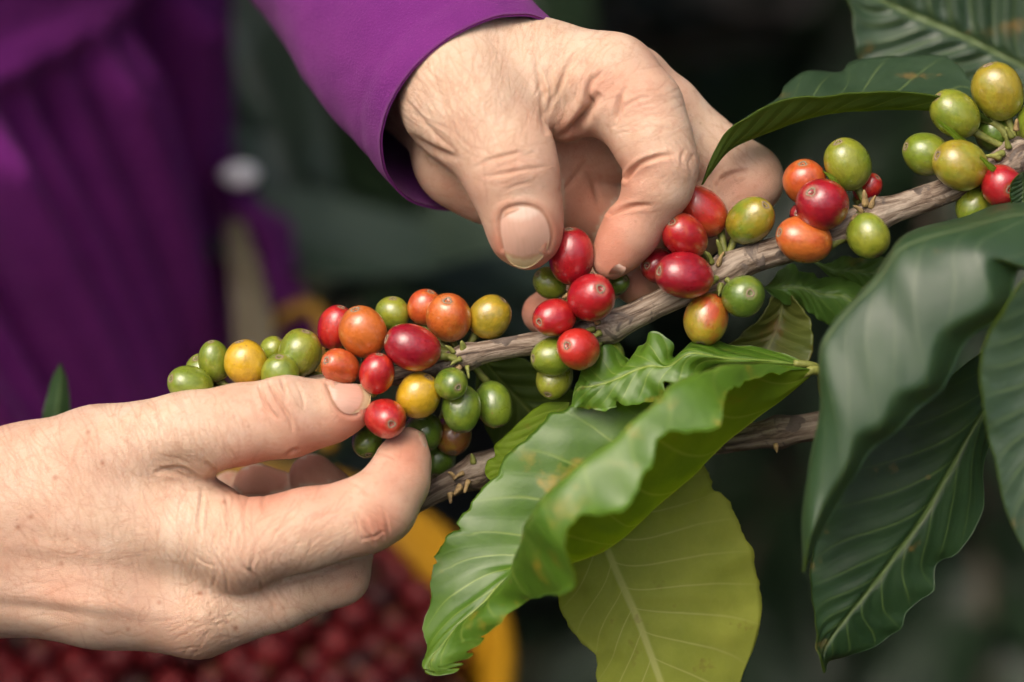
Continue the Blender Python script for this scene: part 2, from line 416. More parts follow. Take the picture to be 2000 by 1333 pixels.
def subdivide(V, Q):
    e = np.vstack([Q[:, [0, 1]], Q[:, [1, 2]], Q[:, [2, 3]], Q[:, [3, 0]]]); es = np.sort(e, 1)
    ue, inv = np.unique(es, axis=0, return_inverse=True); inv = inv.ravel()
    m = len(Q); nv = len(V); em = (V[ue[:, 0]] + V[ue[:, 1]]) / 2; fc = V[Q].mean(1)
    E = [nv + inv[i * m:(i + 1) * m] for i in range(4)]; Cn = nv + len(ue) + np.arange(m)
    q = np.vstack([np.stack([Q[:, i], E[i], Cn, E[(i + 3) % 4]], 1) for i in range(4)])
    return np.vstack([V, em, fc]), q

class Sculpt:
    def __init__(s, V, Q):
        s.V, s.Q = V, Q; s.N = normals(V, Q); s.u, s.v = pix(V)
        cx = ((s.u + 900) / 7).astype(int); cy = ((s.v + 700) / 7).astype(int); key = cx * 4000 + cy
        zb = {}
        order = np.argsort(key, kind='stable'); ks = key[order]; zs = V[order, 2]
        st = np.r_[0, np.flatnonzero(np.diff(ks)) + 1]; mn = np.minimum.reduceat(zs, st)
        zmin = np.empty(len(V)); zmin[order] = np.repeat(mn, np.diff(np.r_[st, len(ks)]))
        s.vis = (V[:, 2] < zmin + 45) & (s.N[:, 2] < .6)
        s.wgt = np.clip((zmin + 45 - V[:, 2]) / 22, 0, 1) * np.clip((.5 - s.N[:, 2]) / .4, 0, 1)
        s.disp = np.zeros(len(V)); s.tint = np.zeros((len(V), 3)); s.uv = np.stack([s.u, s.v], 1)
        s.wgt = laplace(s.wgt[:, None], Q, 7)[:, 0] ** 1.2
    def dist(s, pl, pad):
        pl = np.asarray(pl, float); lo = pl.min(0) - pad; hi = pl.max(0) + pad
        ii = np.flatnonzero(s.vis & (s.u > lo[0]) & (s.u < hi[0]) & (s.v > lo[1]) & (s.v < hi[1]))
        if len(ii) == 0: return ii, None, None
        p = s.uv[ii]; best = np.full(len(ii), 1e9); tt = np.zeros(len(ii))
        L = np.r_[0, np.cumsum(np.linalg.norm(np.diff(pl, axis=0), axis=1))]; L /= max(L[-1], 1e-6)
        for i in range(len(pl) - 1):
            a, b = pl[i], pl[i + 1]; ab = b - a; t = np.clip(((p - a) @ ab) / max(ab @ ab, 1e-9), 0, 1)
            d = np.linalg.norm(p - a - t[:, None] * ab, axis=1); m = d < best
            best[m] = d[m]; tt[m] = L[i] + t[m] * (L[i + 1] - L[i])
        return ii, best, tt
    def stroke(s, pts, width, depth, tint=.5, lip=.35, taper=True, end=False):
        pl = catmull([(a, b, 0) for a, b in pts], max(6, len(pts) * 4))[:, :2] if len(pts) > 2 else np.array(pts, float)
        ii, d, t = s.dist(pl, width * 4)
        if len(ii) == 0: return
        f = np.clip(np.sin(np.pi * np.clip(t, 0, 1)), 0, 1) ** .6 if taper else 1.0
        if end: f = np.clip(t * 2.2, 0, 1) ** .7
        g = np.exp(-(d / width) ** 2)
        s.disp[ii] += f * (-depth * g + lip * depth * np.exp(-((d - 2.0 * width) / (1.1 * width)) ** 2))
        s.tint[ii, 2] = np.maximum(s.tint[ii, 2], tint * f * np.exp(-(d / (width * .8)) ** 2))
    def blob(s, c, rad, depth, rot=0, rx=1.0):
        p = s.uv - np.array(c); cr, sr = math.cos(rot), math.sin(rot)
        x = (p[:, 0] * cr + p[:, 1] * sr) / (rad * rx); y = (-p[:, 0] * sr + p[:, 1] * cr) / rad
        s.disp += np.where(s.vis, depth * np.exp(-(x * x + y * y)), 0)
    def paint(s, c, rad, ch, amt, rot=0, rx=1.0):
        p = s.uv - np.array(c); cr, sr = math.cos(rot), math.sin(rot)
        x = (p[:, 0] * cr + p[:, 1] * sr) / (rad * rx); y = (-p[:, 0] * sr + p[:, 1] * cr) / rad
        s.tint[:, ch] += np.where(s.vis, amt * np.exp(-(x * x + y * y)), 0)
    def hatch(s, centre, rad, angle, n, length, width, depth, seed, rx=1.0, curve=.12, spread=.25, tint=.34):
        r = np.random.default_rng(seed); ca, sa = math.cos(angle), math.sin(angle)
        for _ in range(n):
            q = r.normal(size=2) * .5
            a = q[0] * rad * rx; b = q[1] * rad
            cx, cy = centre[0] + a * ca - b * sa, centre[1] + a * sa + b * ca
            an = angle + r.normal() * spread; l = length * r.uniform(.5, 1.3); bend = r.normal() * curve * l
            dx, dy = math.cos(an) * l / 2, math.sin(an) * l / 2
            s.stroke([(cx - dx, cy - dy), (cx - dy * bend / l * 2, cy + dx * bend / l * 2), (cx + dx, cy + dy)], width * r.uniform(.75, 1.1), .42 * depth * r.uniform(.5, 1.3), tint, .12)
    def result(s):
        nz = vnoise(s.V / 26.0, 3, 3)
        return s.V + s.N * (s.disp * s.wgt + nz * .5)[:, None]

def hand_base(chains, lo, hi, h=4.6, smooth=2):
    fl = Field(lo, hi, h)
    for pts, ki, ko in chains: fl.chain(pts, ki, ko)
    V, Q = fl.mesh(); V = laplace(V, Q, smooth); V, Q = subdivide(V, Q); V = laplace(V, Q, 2)
    return Sculpt(V, Q)

# --- right hand of the picker (lower left in the photo)
hr = hand_base([
    ([(-620, 1020, 90, 178), (-250, 1030, 60, 165), (-60, 1025, 50, 150)], 60, 60),
    ([(-620, 1080, 110, 178), (-250, 1080, 80, 165), (-60, 1088, 70, 150)], 60, 60),
    ([(-100, 985, 30, 120), (200, 1000, 0, 112), (470, 1065, -40, 86)], 60, 90),
    ([(-100, 1105, 50, 120), (200, 1148, 30, 112), (385, 1192, 25, 92)], 60, 90),
    ([(-100, 1090, 130, 110), (380, 1170, 130, 85)], 60, 80),
    ([(-80, 1060, 200, 90), (340, 1120, 220, 75)], 60, 80),
    ([(80, 1000, 140, 110), (330, 1010, 150, 90)], 60, 80),
    ([(-60, 945, 60, 98), (60, 928, 40, 100), (190, 898, 5, 102), (370, 850, -40, 82), (470, 829, -52, 75), (563, 815, -56, 75), (640, 806, -50, 57), (684, 797, -47, 42)], 40, 60),
    ([(330, 965, 10, 70), (425, 1000, 30, 52)], 30, 60),
    ([(470, 1065, -40, 86), (600, 1034, -72, 79), (705, 1008, -92, 73), (742, 990, -88, 71), (776, 940, -58, 61), (787, 905, -25, 52), (797, 873, 8, 39)], 26, 30),
    ([(385, 1192, 25, 92), (540, 1160, 45, 70), (660, 1122, 70, 60), (690, 1010, 175, 54), (610, 932, 190, 46)], 26, 24),
    ([(380, 1170, 130, 85), (600, 1125, 195, 57), (625, 1000, 265, 52), (500, 950, 240, 45)], 26, 20),
    ([(340, 1120, 220, 75), (520, 1085, 300, 50), (540, 1000, 335, 45), (450, 960, 300, 40)], 26, 20),
], (-1420, 0, -200), (-150, 660, 440), 5.0)

# --- left hand of the picker (upper centre in the photo)
hl = hand_base([
    ([(915, 150, 70, 112), (800, 20, 260, 128), (660, -140, 520, 150), (480, -380, 900, 175)], 60, 60),
    ([(925, 260, 130, 112), (800, 120, 330, 128), (660, -60, 580, 150)], 60, 60),
    ([(890, 132, 30, 118), (905, 190, 0, 122), (940, 235, -40, 108), (985, 300, -72, 92), (1002, 345, -82, 85), (1019, 410, -76, 74), (1026, 452, -68, 66), (1031, 482, -62, 42)], 40, 60),
    ([(925, 125, 60, 108), (1050, 141, 40, 98), (1190, 166, 5, 98)], 60, 70),
    ([(935, 150, 115, 108), (1237, 160, 95, 68)], 60, 60),
    ([(935, 215, 190, 100), (1225, 225, 215, 76)], 60, 60),
    ([(920, 280, 210, 90), (1180, 300, 290, 72)], 60, 60),
    ([(906, 308, 125, 101), (965, 330, 140, 102), (1070, 370, 190, 90)], 60, 50),
    ([(1000, 270, 170, 100), (1180, 280, 190, 84)], 60, 60),
    ([(1065, 175, 10, 60), (1105, 236, 30, 40)], 30, 50),
    ([(1190, 166, 5, 98), (1247, 215, -28, 86), (1273, 270, -50, 77), (1289, 312, -60, 72)], 26, 34),
    ([(1298, 326, -60, 68), (1285, 362, -52, 67), (1268, 398, -40, 59)], 20, 9),
    ([(1262, 410, -38, 56), (1232, 452, -24, 56), (1212, 482, -18, 49), (1193, 508, -12, 39)], 20, 8),
    ([(1120, 400, 190, 62), (1230, 440, 200, 60)], 30, 40),
    ([(1237, 160, 95, 68), (1300, 216, 115, 68), (1380, 290, 135, 64), (1458, 352, 145, 70), (1360, 445, 125, 58), (1245, 552, 100, 46)], 24, 26),
    ([(1225, 225, 215, 76), (1390, 370, 262, 58), (1250, 500, 235, 52), (1062, 612, 150, 43)], 24, 22),
    ([(1180, 300, 290, 72), (1300, 415, 345, 50), (1210, 460, 300, 46), (1130, 430, 250, 44)], 24, 22),
], (-560, -720, -190), (570, 40, 440), 5.0)

# creases of the lower hand (photo pixels)
S = hr
for pts, w_, d_ in [
    ([(505, 752), (520, 790), (543, 820)], 3.4, 6.5), ([(524, 743), (545, 785), (565, 815), (572, 842)], 3.6, 8.0), ([(548, 739), (556, 765), (560, 790)], 3.4, 5.5), ([(535, 748), (552, 775), (556, 800)], 3, 3.5),
    ([(575, 745), (590, 775), (593, 800)], 3.5, 2.0), ([(490, 780), (500, 810), (510, 830)], 3, 2.0), ([(462, 800), (475, 825), (485, 840)], 3, 1.2),
    ([(300, 925), (350, 922), (395, 940), (420, 935)], 5, 6), ([(310, 918), (360, 935), (400, 945)], 4, 4), ([(400, 905), (418, 918), (430, 925)], 4, 3.5),
    ([(555, 895), (570, 882), (585, 878)], 4, 4), ([(395, 950), (392, 990), (388, 1030), (395, 1060)], 4.5, 3.5),
    ([(440, 960), (445, 1000), (455, 1040), (450, 1080)], 4, 2.6), ([(488, 965), (478, 1000), (480, 1040), (485, 1080)], 4, 3.2), ([(518, 965), (512, 985), (520, 1010)], 4, 3.5),
    ([(692, 1000), (700, 1035), (707, 1060)], 3.5, 3), ([(708, 1015), (722, 1045), (733, 1065)], 3.5, 3.4), ([(722, 1005), (740, 1030), (750, 1055)], 3.2, 2.6), ([(745, 990), (755, 1020), (760, 1045)], 3, 2),
    ([(703, 1050), (725, 1048), (752, 1035)], 3, 2), ([(680, 942), (700, 950), (715, 962)], 4, 2.5), ([(730, 885), (755, 888), (775, 898)], 3.5, 2.2),
    ([(430, 1060), (425, 1090), (440, 1120), (445, 1160)], 3.5, 2.2), ([(470, 1100), (500, 1125), (515, 1150)], 4, 3), ([(500, 1080), (490, 1110), (500, 1140)], 3.5, 2.4), ([(370, 1080), (400, 1100), (430, 1105)], 3, 1.5),
    ([(405, 1080), (420, 1120), (415, 1150)], 3, 1.8), ([(520, 1150), (560, 1140), (640, 1112), (705, 1088)], 5, 4),
    ([(510, 1150), (530, 1180), (540, 1200)], 4, 2), ([(540, 1145), (560, 1170), (565, 1190)], 3.5, 1.6)]:
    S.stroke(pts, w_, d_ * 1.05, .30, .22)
# soft forms: tendons, knuckles, hollows
for c, r_, d_, ro, rx in [((470, 1085), 55, 9, .2, 1.2), ((395, 1215), 50, 8, .3, 1.4), ((250, 1010), 60, -7, .2, 2.0), ((330, 1120), 40, -8, .35, 2.2), ((180, 1180), 18, 6, .12, 6.0), ((120, 1075), 18, 4, .1, 7.0),
        ((725, 1040), 32, 6, .8, 1.2), ((545, 775), 36, 5, .3, 1), ((350, 915), 30, -9, .1, 1.8), ((450, 985), 26, 6, .2, 1.2), ((560, 1130), 30, -3, -.3, 2), ((60, 1190), 16, -6, .1, 6), ((690, 830), 24, 3, 0, 1.2)]:
    S.blob(c, r_, d_, ro, rx)
S.hatch((230, 860), 120, 1.15, 90, 60, 2.6, 1.0, 1, 1.4); S.hatch((330, 840), 110, 1.25, 70, 55, 2.6, 1.2, 2, 1.0); S.hatch((430, 850), 70, 1.2, 40, 50, 2.6, 1.3, 21)
S.hatch((250, 1000), 170, 1.5, 110, 70, 2.6, .8, 3, 1.2, spread=.3); S.hatch((420, 1060), 80, 1.45, 90, 70, 3.0, 1.9, 4, 1.4); S.hatch((400, 1130), 90, 1.2, 60, 60, 2.8, 1.4, 41)
S.hatch((560, 1060), 70, 2.2, 70, 50, 2.6, 1.1, 5, 1.6); S.hatch((120, 1130), 160, .15, 60, 110, 2.6, .8, 6, 1.2); S.hatch((400, 1230), 90, -.5, 50, 80, 2.8, 1.2, 7)
S.hatch((560, 1170), 60, .9, 40, 60, 2.6, 1.2, 8, 1.3); S.hatch((90, 950), 120, .9, 60, 80, 2.6, .7, 9); S.hatch((735, 1030), 36, .9, 26, 40, 2.4, 1.5, 10); S.hatch((350, 925), 50, .4, 30, 60, 2.8, 1.8, 11)
S.hatch((540, 790), 45, 1.1, 22, 40, 2.4, 1.2, 12); S.hatch((640, 1050), 60, 2.4, 40, 45, 2.4, .9, 13); S.hatch((30, 900), 90, 1.1, 50, 60, 2.4, .9, 14)
for c, r_, a_ in [((690, 830), 45, .9), ((800, 880), 50, .75), ((740, 1030), 40, .8), ((600, 870), 50, .4), ((470, 900), 45, .35), ((610, 930), 90, .6), ((500, 950), 60, .8), ((500, 1090), 70, .3), ((700, 1120), 50, .4), ((530, 800), 40, .3), ((770, 950), 50, .35), ((100, 1150), 120, .25), ((480, 980), 40, .3)]:
    S.paint(c, r_, 0, a_ * 1.25)
for c, r_, a_ in [((560, 1060), 80, .3), ((300, 1020), 120, .3), ((430, 1000), 50, .3), ((80, 1200), 25, .4), ((640, 790), 30, .2)]:
    S.paint(c, r_, 1, a_, .1, 1.6)
for c in [(172, 844), (107, 933), (437, 985), (311, 1177), (60, 1010), (250, 1230), (35, 1030), (120, 1100), (200, 905), (390, 1160), (460, 1225)]:
    S.paint(c, 4.5, 2, .9)

# creases of the upper hand
S = hl
for pts, w_, d_ in [
    ([(925, 330), (960, 312), (1000, 303), (1050, 300)], 4.5, 2.6), ([(945, 345), (985, 340), (1030, 331), (1065, 328)], 4.5, 3.4), ([(935, 318), (980, 308), (1030, 292)], 4, 1.8),
    ([(985, 372), (1010, 362), (1040, 355)], 3.5, 1.4), ([(1046, 110), (1050, 140), (1060, 180), (1063, 230), (1066, 265)], 5.5, 6), ([(1062, 130), (1075, 160), (1075, 200), (1066, 230)], 5, 5),
    ([(1125, 108), (1105, 140), (1092, 175), (1075, 205)], 5, 5), ([(1180, 140), (1155, 160), (1147, 185), (1150, 205), (1138, 225), (1115, 250), (1085, 272)], 6, 8), ([(1150, 165), (1147, 190), (1155, 215)], 5, 5),
    ([(1225, 168), (1212, 190), (1208, 212), (1202, 240)], 4.5, 4.5), ([(1272, 190), (1250, 192), (1225, 205), (1210, 225)], 3.5, 2.2),
    ([(1262, 404), (1262, 404), (1262, 405)], 2, 0), ([(1340, 290), (1330, 310), (1338, 330)], 3.5, 2), ([(1355, 300), (1345, 320), (1352, 345)], 3.2, 1.8),
    ([(1395, 373), (1410, 352), (1430, 340), (1465, 333)], 5, 6), ([(798, 262), (840, 290), (895, 312)], 7, 7), ([(810, 215), (850, 262), (895, 300)], 5, 2.4),
    ([(845, 140), (858, 180), (870, 220), (882, 255)], 4, 1.8), ([(868, 130), (880, 175), (893, 220)], 4, 1.6), ([(780, 160), (800, 210), (830, 250)], 5, 2.0),
    ([(1140, 330), (1160, 360), (1170, 400)], 6, 4), ([(1090, 380), (1120, 350), (1150, 310)], 6, 3)]:
    S.stroke(pts, w_, d_ * 1.0, .30, .18)
S.stroke([(1172, 182), (1153, 205), (1138, 232), (1116, 258)], 10, 15, .3, .2); S.stroke([(1210, 185), (1206, 215), (1200, 250)], 7, 6, .25, .2)
for pts, w_, d_ in [([(1320, 303), (1290, 306), (1258, 316), (1238, 330), (1222, 350)], 4.5, 8), ([(1275, 402), (1240, 403), (1215, 409), (1192, 418)], 4.5, 7)]: S.stroke(pts, w_, d_, .42, .25, end=True)
for c, r_, d_, ro, rx in [((1110, 235), 22, 8, -.9, 1.8), ((1083, 170), 15, 6, -1.2, 2.4), ((1120, 160), 18, 5, -1.0, 2.2), ((1000, 330), 40, 4, 0, 1.2), ((900, 130), 40, 5, .5, 1.6), ((1010, 180), 40, -7, .9, 1.8), ((1300, 320), 34, 4, 0, 1.3), ((960, 250), 16, 3, 1.1, 5), ((1030, 385), 30, -3, 0, 1.2)]:
    S.blob(c, r_, d_, ro, rx)
S.hatch((900, 170), 110, 1.25, 80, 70, 2.8, 1.0, 31); S.hatch((950, 220), 90, 1.9, 80, 60, 2.6, 1.0, 32); S.hatch((870, 230), 70, .9, 50, 90, 3, 1.4, 33, 1.4); S.hatch((1000, 100), 110, 1.7, 60, 70, 2.6, .8, 34)
S.hatch((1150, 110), 90, 2.2, 60, 60, 2.6, .9, 35); S.hatch((1270, 220), 70, -.3, 50, 50, 2.6, 1.2, 36); S.hatch((1000, 320), 60, -.25, 40, 70, 2.6, 1.0, 37); S.hatch((1340, 300), 40, 1.4, 26, 40, 2.4, 1.2, 38)
S.hatch((1090, 170), 60, 1.8, 40, 60, 2.8, 1.6, 39); S.hatch((800, 180), 50, 1.0, 40, 60, 2.6, 1.2, 40); S.hatch((1280, 380), 50, -.4, 24, 40, 2.4, .7, 43); S.hatch((1420, 280), 60, .9, 20, 50, 2.6, .7, 44)
for c, r_, a_ in [((1085, 470), 32, .6), ((985, 480), 30, .6), ((1030, 510), 26, .4), ((1190, 500), 55, .75), ((1220, 420), 50, .45), ((1130, 350), 70, .5), ((1140, 420), 60, .55), ((1160, 170), 40, .4), ((1240, 200), 60, .4), ((1110, 250), 35, .5), ((1240, 340), 45, .4), ((1440, 360), 70, .35), ((1300, 320), 40, .3), ((1040, 610), 60, .8), ((1250, 560), 60, .6), ((900, 380), 90, .3), ((1010, 330), 40, .2)]:
    S.paint(c, r_, 0, a_ * 1.25)
for c, r_, a_ in [((950, 120), 80, .4), ((1260, 270), 40, .35), ((980, 260), 45, .35), ((1050, 330), 30, .2), ((870, 160), 50, .3), ((1410, 270), 50, .3)]:
    S.paint(c, r_, 1, a_, .4, 1.5)

def nail_fold(S, outline, skip):
    o = np.array(outline, float); ring = catmull(np.c_[np.vstack([o, o[:1]]), np.zeros(len(o) + 1)], 60)[:, :2]; c = o.mean(0)
    n = len(ring); a, b = skip; keep = [tuple(c + (ring[k] - c) * 1.03) for k in range(n) if not (a <= k / n <= b)]
    k0 = next((k for k in range(1, len(keep)) if math.dist(keep[k], keep[k - 1]) > 25), None)
    if k0: keep = keep[k0:] + keep[:k0]
    ii, d, t = S.dist(keep, 40)
    S.disp[ii] += 2.6 * np.exp(-((d - 9) / 8) ** 2) - 3.0 * np.exp(-(d / 3.2) ** 2)
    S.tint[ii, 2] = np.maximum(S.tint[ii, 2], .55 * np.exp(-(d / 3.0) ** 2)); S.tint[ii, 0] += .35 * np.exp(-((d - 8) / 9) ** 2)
NAILS = [('l', [(977, 432), (988, 411), (1024, 403), (1056, 414), (1071, 441), (1073, 472), (1060, 502), (1033, 523), (1008, 521), (990, 504), (979, 462)], (.12, 1), 2.5, 3.0, (.50, .83)),
    ('r', [(640, 753), (660, 750), (695, 750), (717, 753), (724, 770), (720, 792), (700, 805), (682, 809), (664, 800), (650, 778)], (1, .12), 2.5, 3.0, (.0, .60)),
    ('l', [(1188, 540), (1192, 528), (1204, 518), (1216, 515), (1222, 524), (1217, 536), (1206, 545), (1195, 547)], (-.35, 1), 5.0, 2.5, (.45, .98)),
    ('r', [(818, 846), (824, 842), (830, 848), (833, 862), (832, 874), (826, 870), (820, 858)], (-.3, -1), 1.0, 1, (0, .5))]
for n_ in NAILS[:2]: nail_fold(hl if n_[0] == 'l' else hr, n_[1], n_[5])
def build_hand(S):
    V = S.result(); return V, S.Q, np.clip(S.tint * S.wgt[:, None], 0, 1)
HV, HQ, HT = [], [], []; off = 0
trees = {}
for key, S in (('r', hr), ('l', hl)):
    V, Q, T = build_hand(S); HV.append(V); HQ.append(Q + off); HT.append(T); off += len(V)
    trees[key] = BVHTree.FromPolygons(V.tolist(), Q.tolist())
# upper arms and trunk under the clothes, coarse, same mesh
TC = PW(-310, 300, 2250)                       # trunk axis
def trunk_ring(z): return np.array([TC[0] - .012 - .09 * (z - TC[2]), TC[1], z])
ih = np.linalg.inv(BASIS)
def toF(p): return (np.asarray(p) - FOCUS) @ ih
shoulder_l = toF(TC + np.array([.06, .12, .34])); shoulder_r = toF(TC + np.array([.06, -.15, .34]))
wrist_l = F(480, -380, 900); wrist_r = F(-620, 1050, 100)
elbow_r = F(-1500, 1050, 350)
arms = []
arms.append(tube(catmull([wrist_l * .0 + F(560, -270, 740), F(380, -520, 1100), shoulder_l], 20), np.linspace(160, 300, 20), 16))
arms.append(tube(catmull([F(-560, 1050, 100), elbow_r, shoulder_r], 20), np.linspace(175, 300, 20), 16))
zz = np.linspace(TC[2] - .55, TC[2] + .36, 24)
th = np.linspace(0, 2 * np.pi, 32, endpoint=False)
tv = np.array([[trunk_ring(z)[0] + .098 * math.cos(a), trunk_ring(z)[1] + .115 * math.sin(a), z] for z in zz for a in th])
arms.append((toF(tv), grid_faces(24, 32, True)))
av, af = merge(arms)
body_v = np.vstack(HV + [av]); body_f = np.vstack(HQ).tolist() + [tuple(i + off for i in f) for f in af]
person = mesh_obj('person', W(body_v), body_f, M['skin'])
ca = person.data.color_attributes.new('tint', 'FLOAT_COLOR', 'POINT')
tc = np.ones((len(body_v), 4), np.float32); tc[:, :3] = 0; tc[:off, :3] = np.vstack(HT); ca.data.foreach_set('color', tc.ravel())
tag(person, 'person in a purple long-sleeved top picking coffee cherries with both bare hands', 'person')

def nail(key, outline, base_dir, lift=3.0, dome=3.0):
    "outline in photo pixels: base-left, ..., closed; base_dir = direction base->tip in pixels"
    o = np.array(outline, float); c = o.mean(0); d = np.array(base_dir, float); d /= np.linalg.norm(d); n_ = np.array([-d[1], d[0]])
    a = (o - c) @ d; b = (o - c) @ n_
    ring = catmull(np.c_[np.vstack([o, o[:1]]), np.zeros(len(o) + 1)], 49)[:-1, :2]
    rings = [ring * 0 + c] + [c + (ring - c) * r for r in (.25, .5, .72, .88, .96, 1.0)]
    V, UV = [], []
    for k_, rg in enumerate(rings):
        rr = (0, .25, .5, .72, .88, .96, 1.0)[k_]
        for p in rg:
            org = F(p[0], p[1], -600); tgt = F(p[0], p[1], 400); dr = tgt - org; dr /= np.linalg.norm(dr)
            hit = trees[key].ray_cast(Vector(org), Vector(dr))
            z = hit[0][2] if hit[0] is not None else None
            V.append([p[0], p[1], z, rr])
            UV.append([.5 + ((p - c) @ n_) / max(1, b.max() - b.min()), (((p - c) @ d) - a.min()) / (a.max() - a.min())])
    zs = np.array([x[2] if x[2] is not None else np.nan for x in V]); pp = np.array([[x[0], x[1]] for x in V]); rr = np.array([x[3] for x in V])
    ok = ~np.isnan(zs)
    # smooth quadratic fit of depth: a nail is a stiff curved plate
    A = np.c_[np.ones(len(pp)), (pp - c) @ d, (pp - c) @ n_, ((pp - c) @ n_) ** 2, ((pp - c) @ d) ** 2]
    zfit = A @ np.linalg.lstsq(A[ok & (rr < .99)], zs[ok & (rr < .99)], rcond=None)[0]
    z = zfit - lift - dome * (1 - rr ** 2)
    top = FA(np.c_[pp, z]); bot = top + np.array([0, 0, 6.0])
    m = len(ring); f = grid_faces(len(rings), m, True, True); nb = len(top)
    f += [tuple(i + nb for i in q[::-1]) for q in f]
    e = (len(rings) - 1) * m
    f += [(e + j, e + (j + 1) % m, e + (j + 1) % m + nb, e + j + nb) for j in range(m)]
    return mesh_obj('fingernail', W(np.vstack([top, bot])), f, M['nail'], person, uv=np.vstack([UV, UV]))
for n_ in NAILS: nail(*n_[:5])

# ------------------------------------------------------------------ clothes
def shell(V, faces_grid, t):
    return V
def sleeve(name, path, radii, seed, folds, mat, parent, hem=0, n=150, seg=120):
    P = catmull(path, n); P = FA(P); rad = np.interp(np.linspace(0, 1, n), np.linspace(0, 1, len(radii)), radii)
    def disp(p, i, th):
        t = i / (n - 1)
        f = folds * (np.sin(th * 3 + t * 9 + seed) * .5 + np.sin(th * 5 - t * 15 + seed * 2) * .3 + np.sin(t * 26 + th * 2) * .45 * np.clip(t * 4 - .5, 0, 1))
        e = np.where(t < hem, 4.0, 0) - 5 * np.exp(-((t - hem) / .006) ** 2) - 2.5 * np.exp(-((t - hem * .8) / .005) ** 2) * (np.sin(th * 120) > -.3)
        return f * np.clip(t * 3 + .25, 0, 1) + e + vnoise(p / 40, seed, 3) * 4 + 7 * np.abs(vnoise(np.stack([p[:, 0], p[:, 1] * .6, p[:, 2]], 1) / 130, seed + 3, 2)) * np.clip(t * 6, 0, 1)
    V, f = tube(P, rad, seg, disp); V = V[:-2]; f = f[:-2 * seg]
    i = np.arange(n * seg); th = None
    ctr = np.repeat(P, seg, 0); Vin = ctr + (V - ctr) * np.clip(1 - 6 / np.linalg.norm(V - ctr, axis=1), 0, 1)[:, None]
    nb = len(V); ff = list(f) + [tuple(k + nb for k in q[::-1]) for q in f]
    for j in range(seg): ff.append((j, j + nb, (j + 1) % seg + nb, (j + 1) % seg)[::-1])
    return mesh_obj(name, W(np.vstack([V, Vin])), ff, mat, parent)

# shirt trunk with a gathered bust seam
nz_, nt_ = 150, 220
zz = np.linspace(TC[2] - .50, TC[2] + .32, nz_); th = np.linspace(0, 2 * np.pi, nt_, endpoint=False)
Z, TH = np.meshgrid(zz, th, indexing='ij')
a_ = .139 + .010 * np.sin((Z - TC[2]) * 9) + .02 * np.clip(-(Z - TC[2]) - .05, 0, 1); b_ = a_ * 1.16
cx_ = TC[0] - .003 - .09 * (Z - TC[2]); seam = TC[2] + .074 + .02 * np.cos(TH + .3); TS = TH - 2.2 * np.clip(seam - Z, 0, .3)
below = np.clip((seam - Z) / .03, 0, 1) * np.exp(-np.clip(seam - Z, 0, 9) / .22)
fold = 1.7 * below * (.0050 * np.sin(TS * 34 + 3 * np.sin(TS * 5)) + .0045 * np.sin(TS * 55 + 2 + Z * 10) + .010 * np.sin(TS * 17 + Z * 4)) + .004 * np.sin(TS * 9 + 1) * np.clip((seam - Z) / .1, 0, 1)
rad = 1.0; add = fold + .006 * np.exp(-((Z - seam) / .006) ** 2) + np.where(Z > seam, .008, 0) * np.clip((Z - seam) / .05, 0, 1)
sv_ = np.stack([cx_ + (a_ + add) * np.cos(TH), TC[1] + (b_ + add) * np.sin(TH), Z], -1).reshape(-1, 3)
shirt = mesh_obj('shirt', sv_, grid_faces(nz_, nt_, True), M['apron'], person)
shirt['label'] = 'purple top with a gathered seam across the chest'
sleeve('sleeve', [(945, 226, 70), (860, 132, 190), (792, 60, 300), (647, -143, 560), (480, -380, 900), (330, -600, 1200)], [224, 226, 225, 240, 262, 290, 320], 2, 9, M['cloth'], shirt, .055)
sleeve('sleeve', [(-170, 1060, 80), (-500, 1060, 130), (-1000, 1050, 220), (-1500, 1000, 350), (-1500, 600, 900)], [235, 245, 255, 270, 300], 5, 10, M['cloth'], shirt, .05)

def sheet(name, rows, mat, parent, n=50, m=24, thick=8, wav=10, seed=1):
    Pc = np.array([[F(*q) for q in r] for r in rows])
    G = hermite(hermite(Pc, np.linspace(0, 1, len(rows)), np.linspace(0, 1, n), 0), np.linspace(-1, 1, Pc.shape[1]), np.linspace(-1, 1, m), 1)
    G = G + np.array([0, 0, 1.0]) * wav * vnoise(G.reshape(-1, 3) / 70, seed, 3).reshape(n, m, 1)
    a = G.reshape(-1, 3); b = a + np.array([0, 0, thick]); f = grid_faces(n, m, flip=True); nb = n * m
    rim = [i * m for i in range(n)] + [(n - 1) * m + j for j in range(1, m)] + [i * m + m - 1 for i in range(n - 2, -1, -1)] + list(range(m - 2, 0, -1))
    f = f + [tuple(k + nb for k in q[::-1]) for q in f] + [(rim[k], rim[(k + 1) % len(rim)], rim[(k + 1) % len(rim)] + nb, rim[k] + nb) for k in range(len(rim))]
    return mesh_obj(name, W(np.vstack([a, b])), f, mat, parent)
sash = sheet('shirt_tail', [[(400, 280, 2300), (430, 290, 2250), (455, 300, 2300)], [(400, 330, 2300), (440, 340, 2230), (480, 345, 2300)], [(410, 390, 2310), (470, 395, 2240), (515, 400, 2310)], [(420, 425, 2320), (500, 430, 2220), (565, 432, 2330)], [(430, 480, 2340), (520, 490, 2260), (575, 495, 2340)], [(440, 560, 2370), (540, 570, 2290), (600, 580, 2370)], [(450, 680, 2400), (550, 690, 2330), (650, 700, 2400)]], M['cloth'], shirt, wav=22)
sash['label'] = 'loose purple cloth tail hanging beside the waist'
pv, pf = tube(FA(np.array([(470, 342, w) for w in (2130, 2140, 2150, 2165, 2180)])), np.array([20, 44, 54, 54, 34]), 24, lambda p, i, th: 5 * vnoise(p / 20, 3, 2)); pv[:, 1] = (pv[:, 1] - pv[:, 1].mean()) * .62 + pv[:, 1].mean()
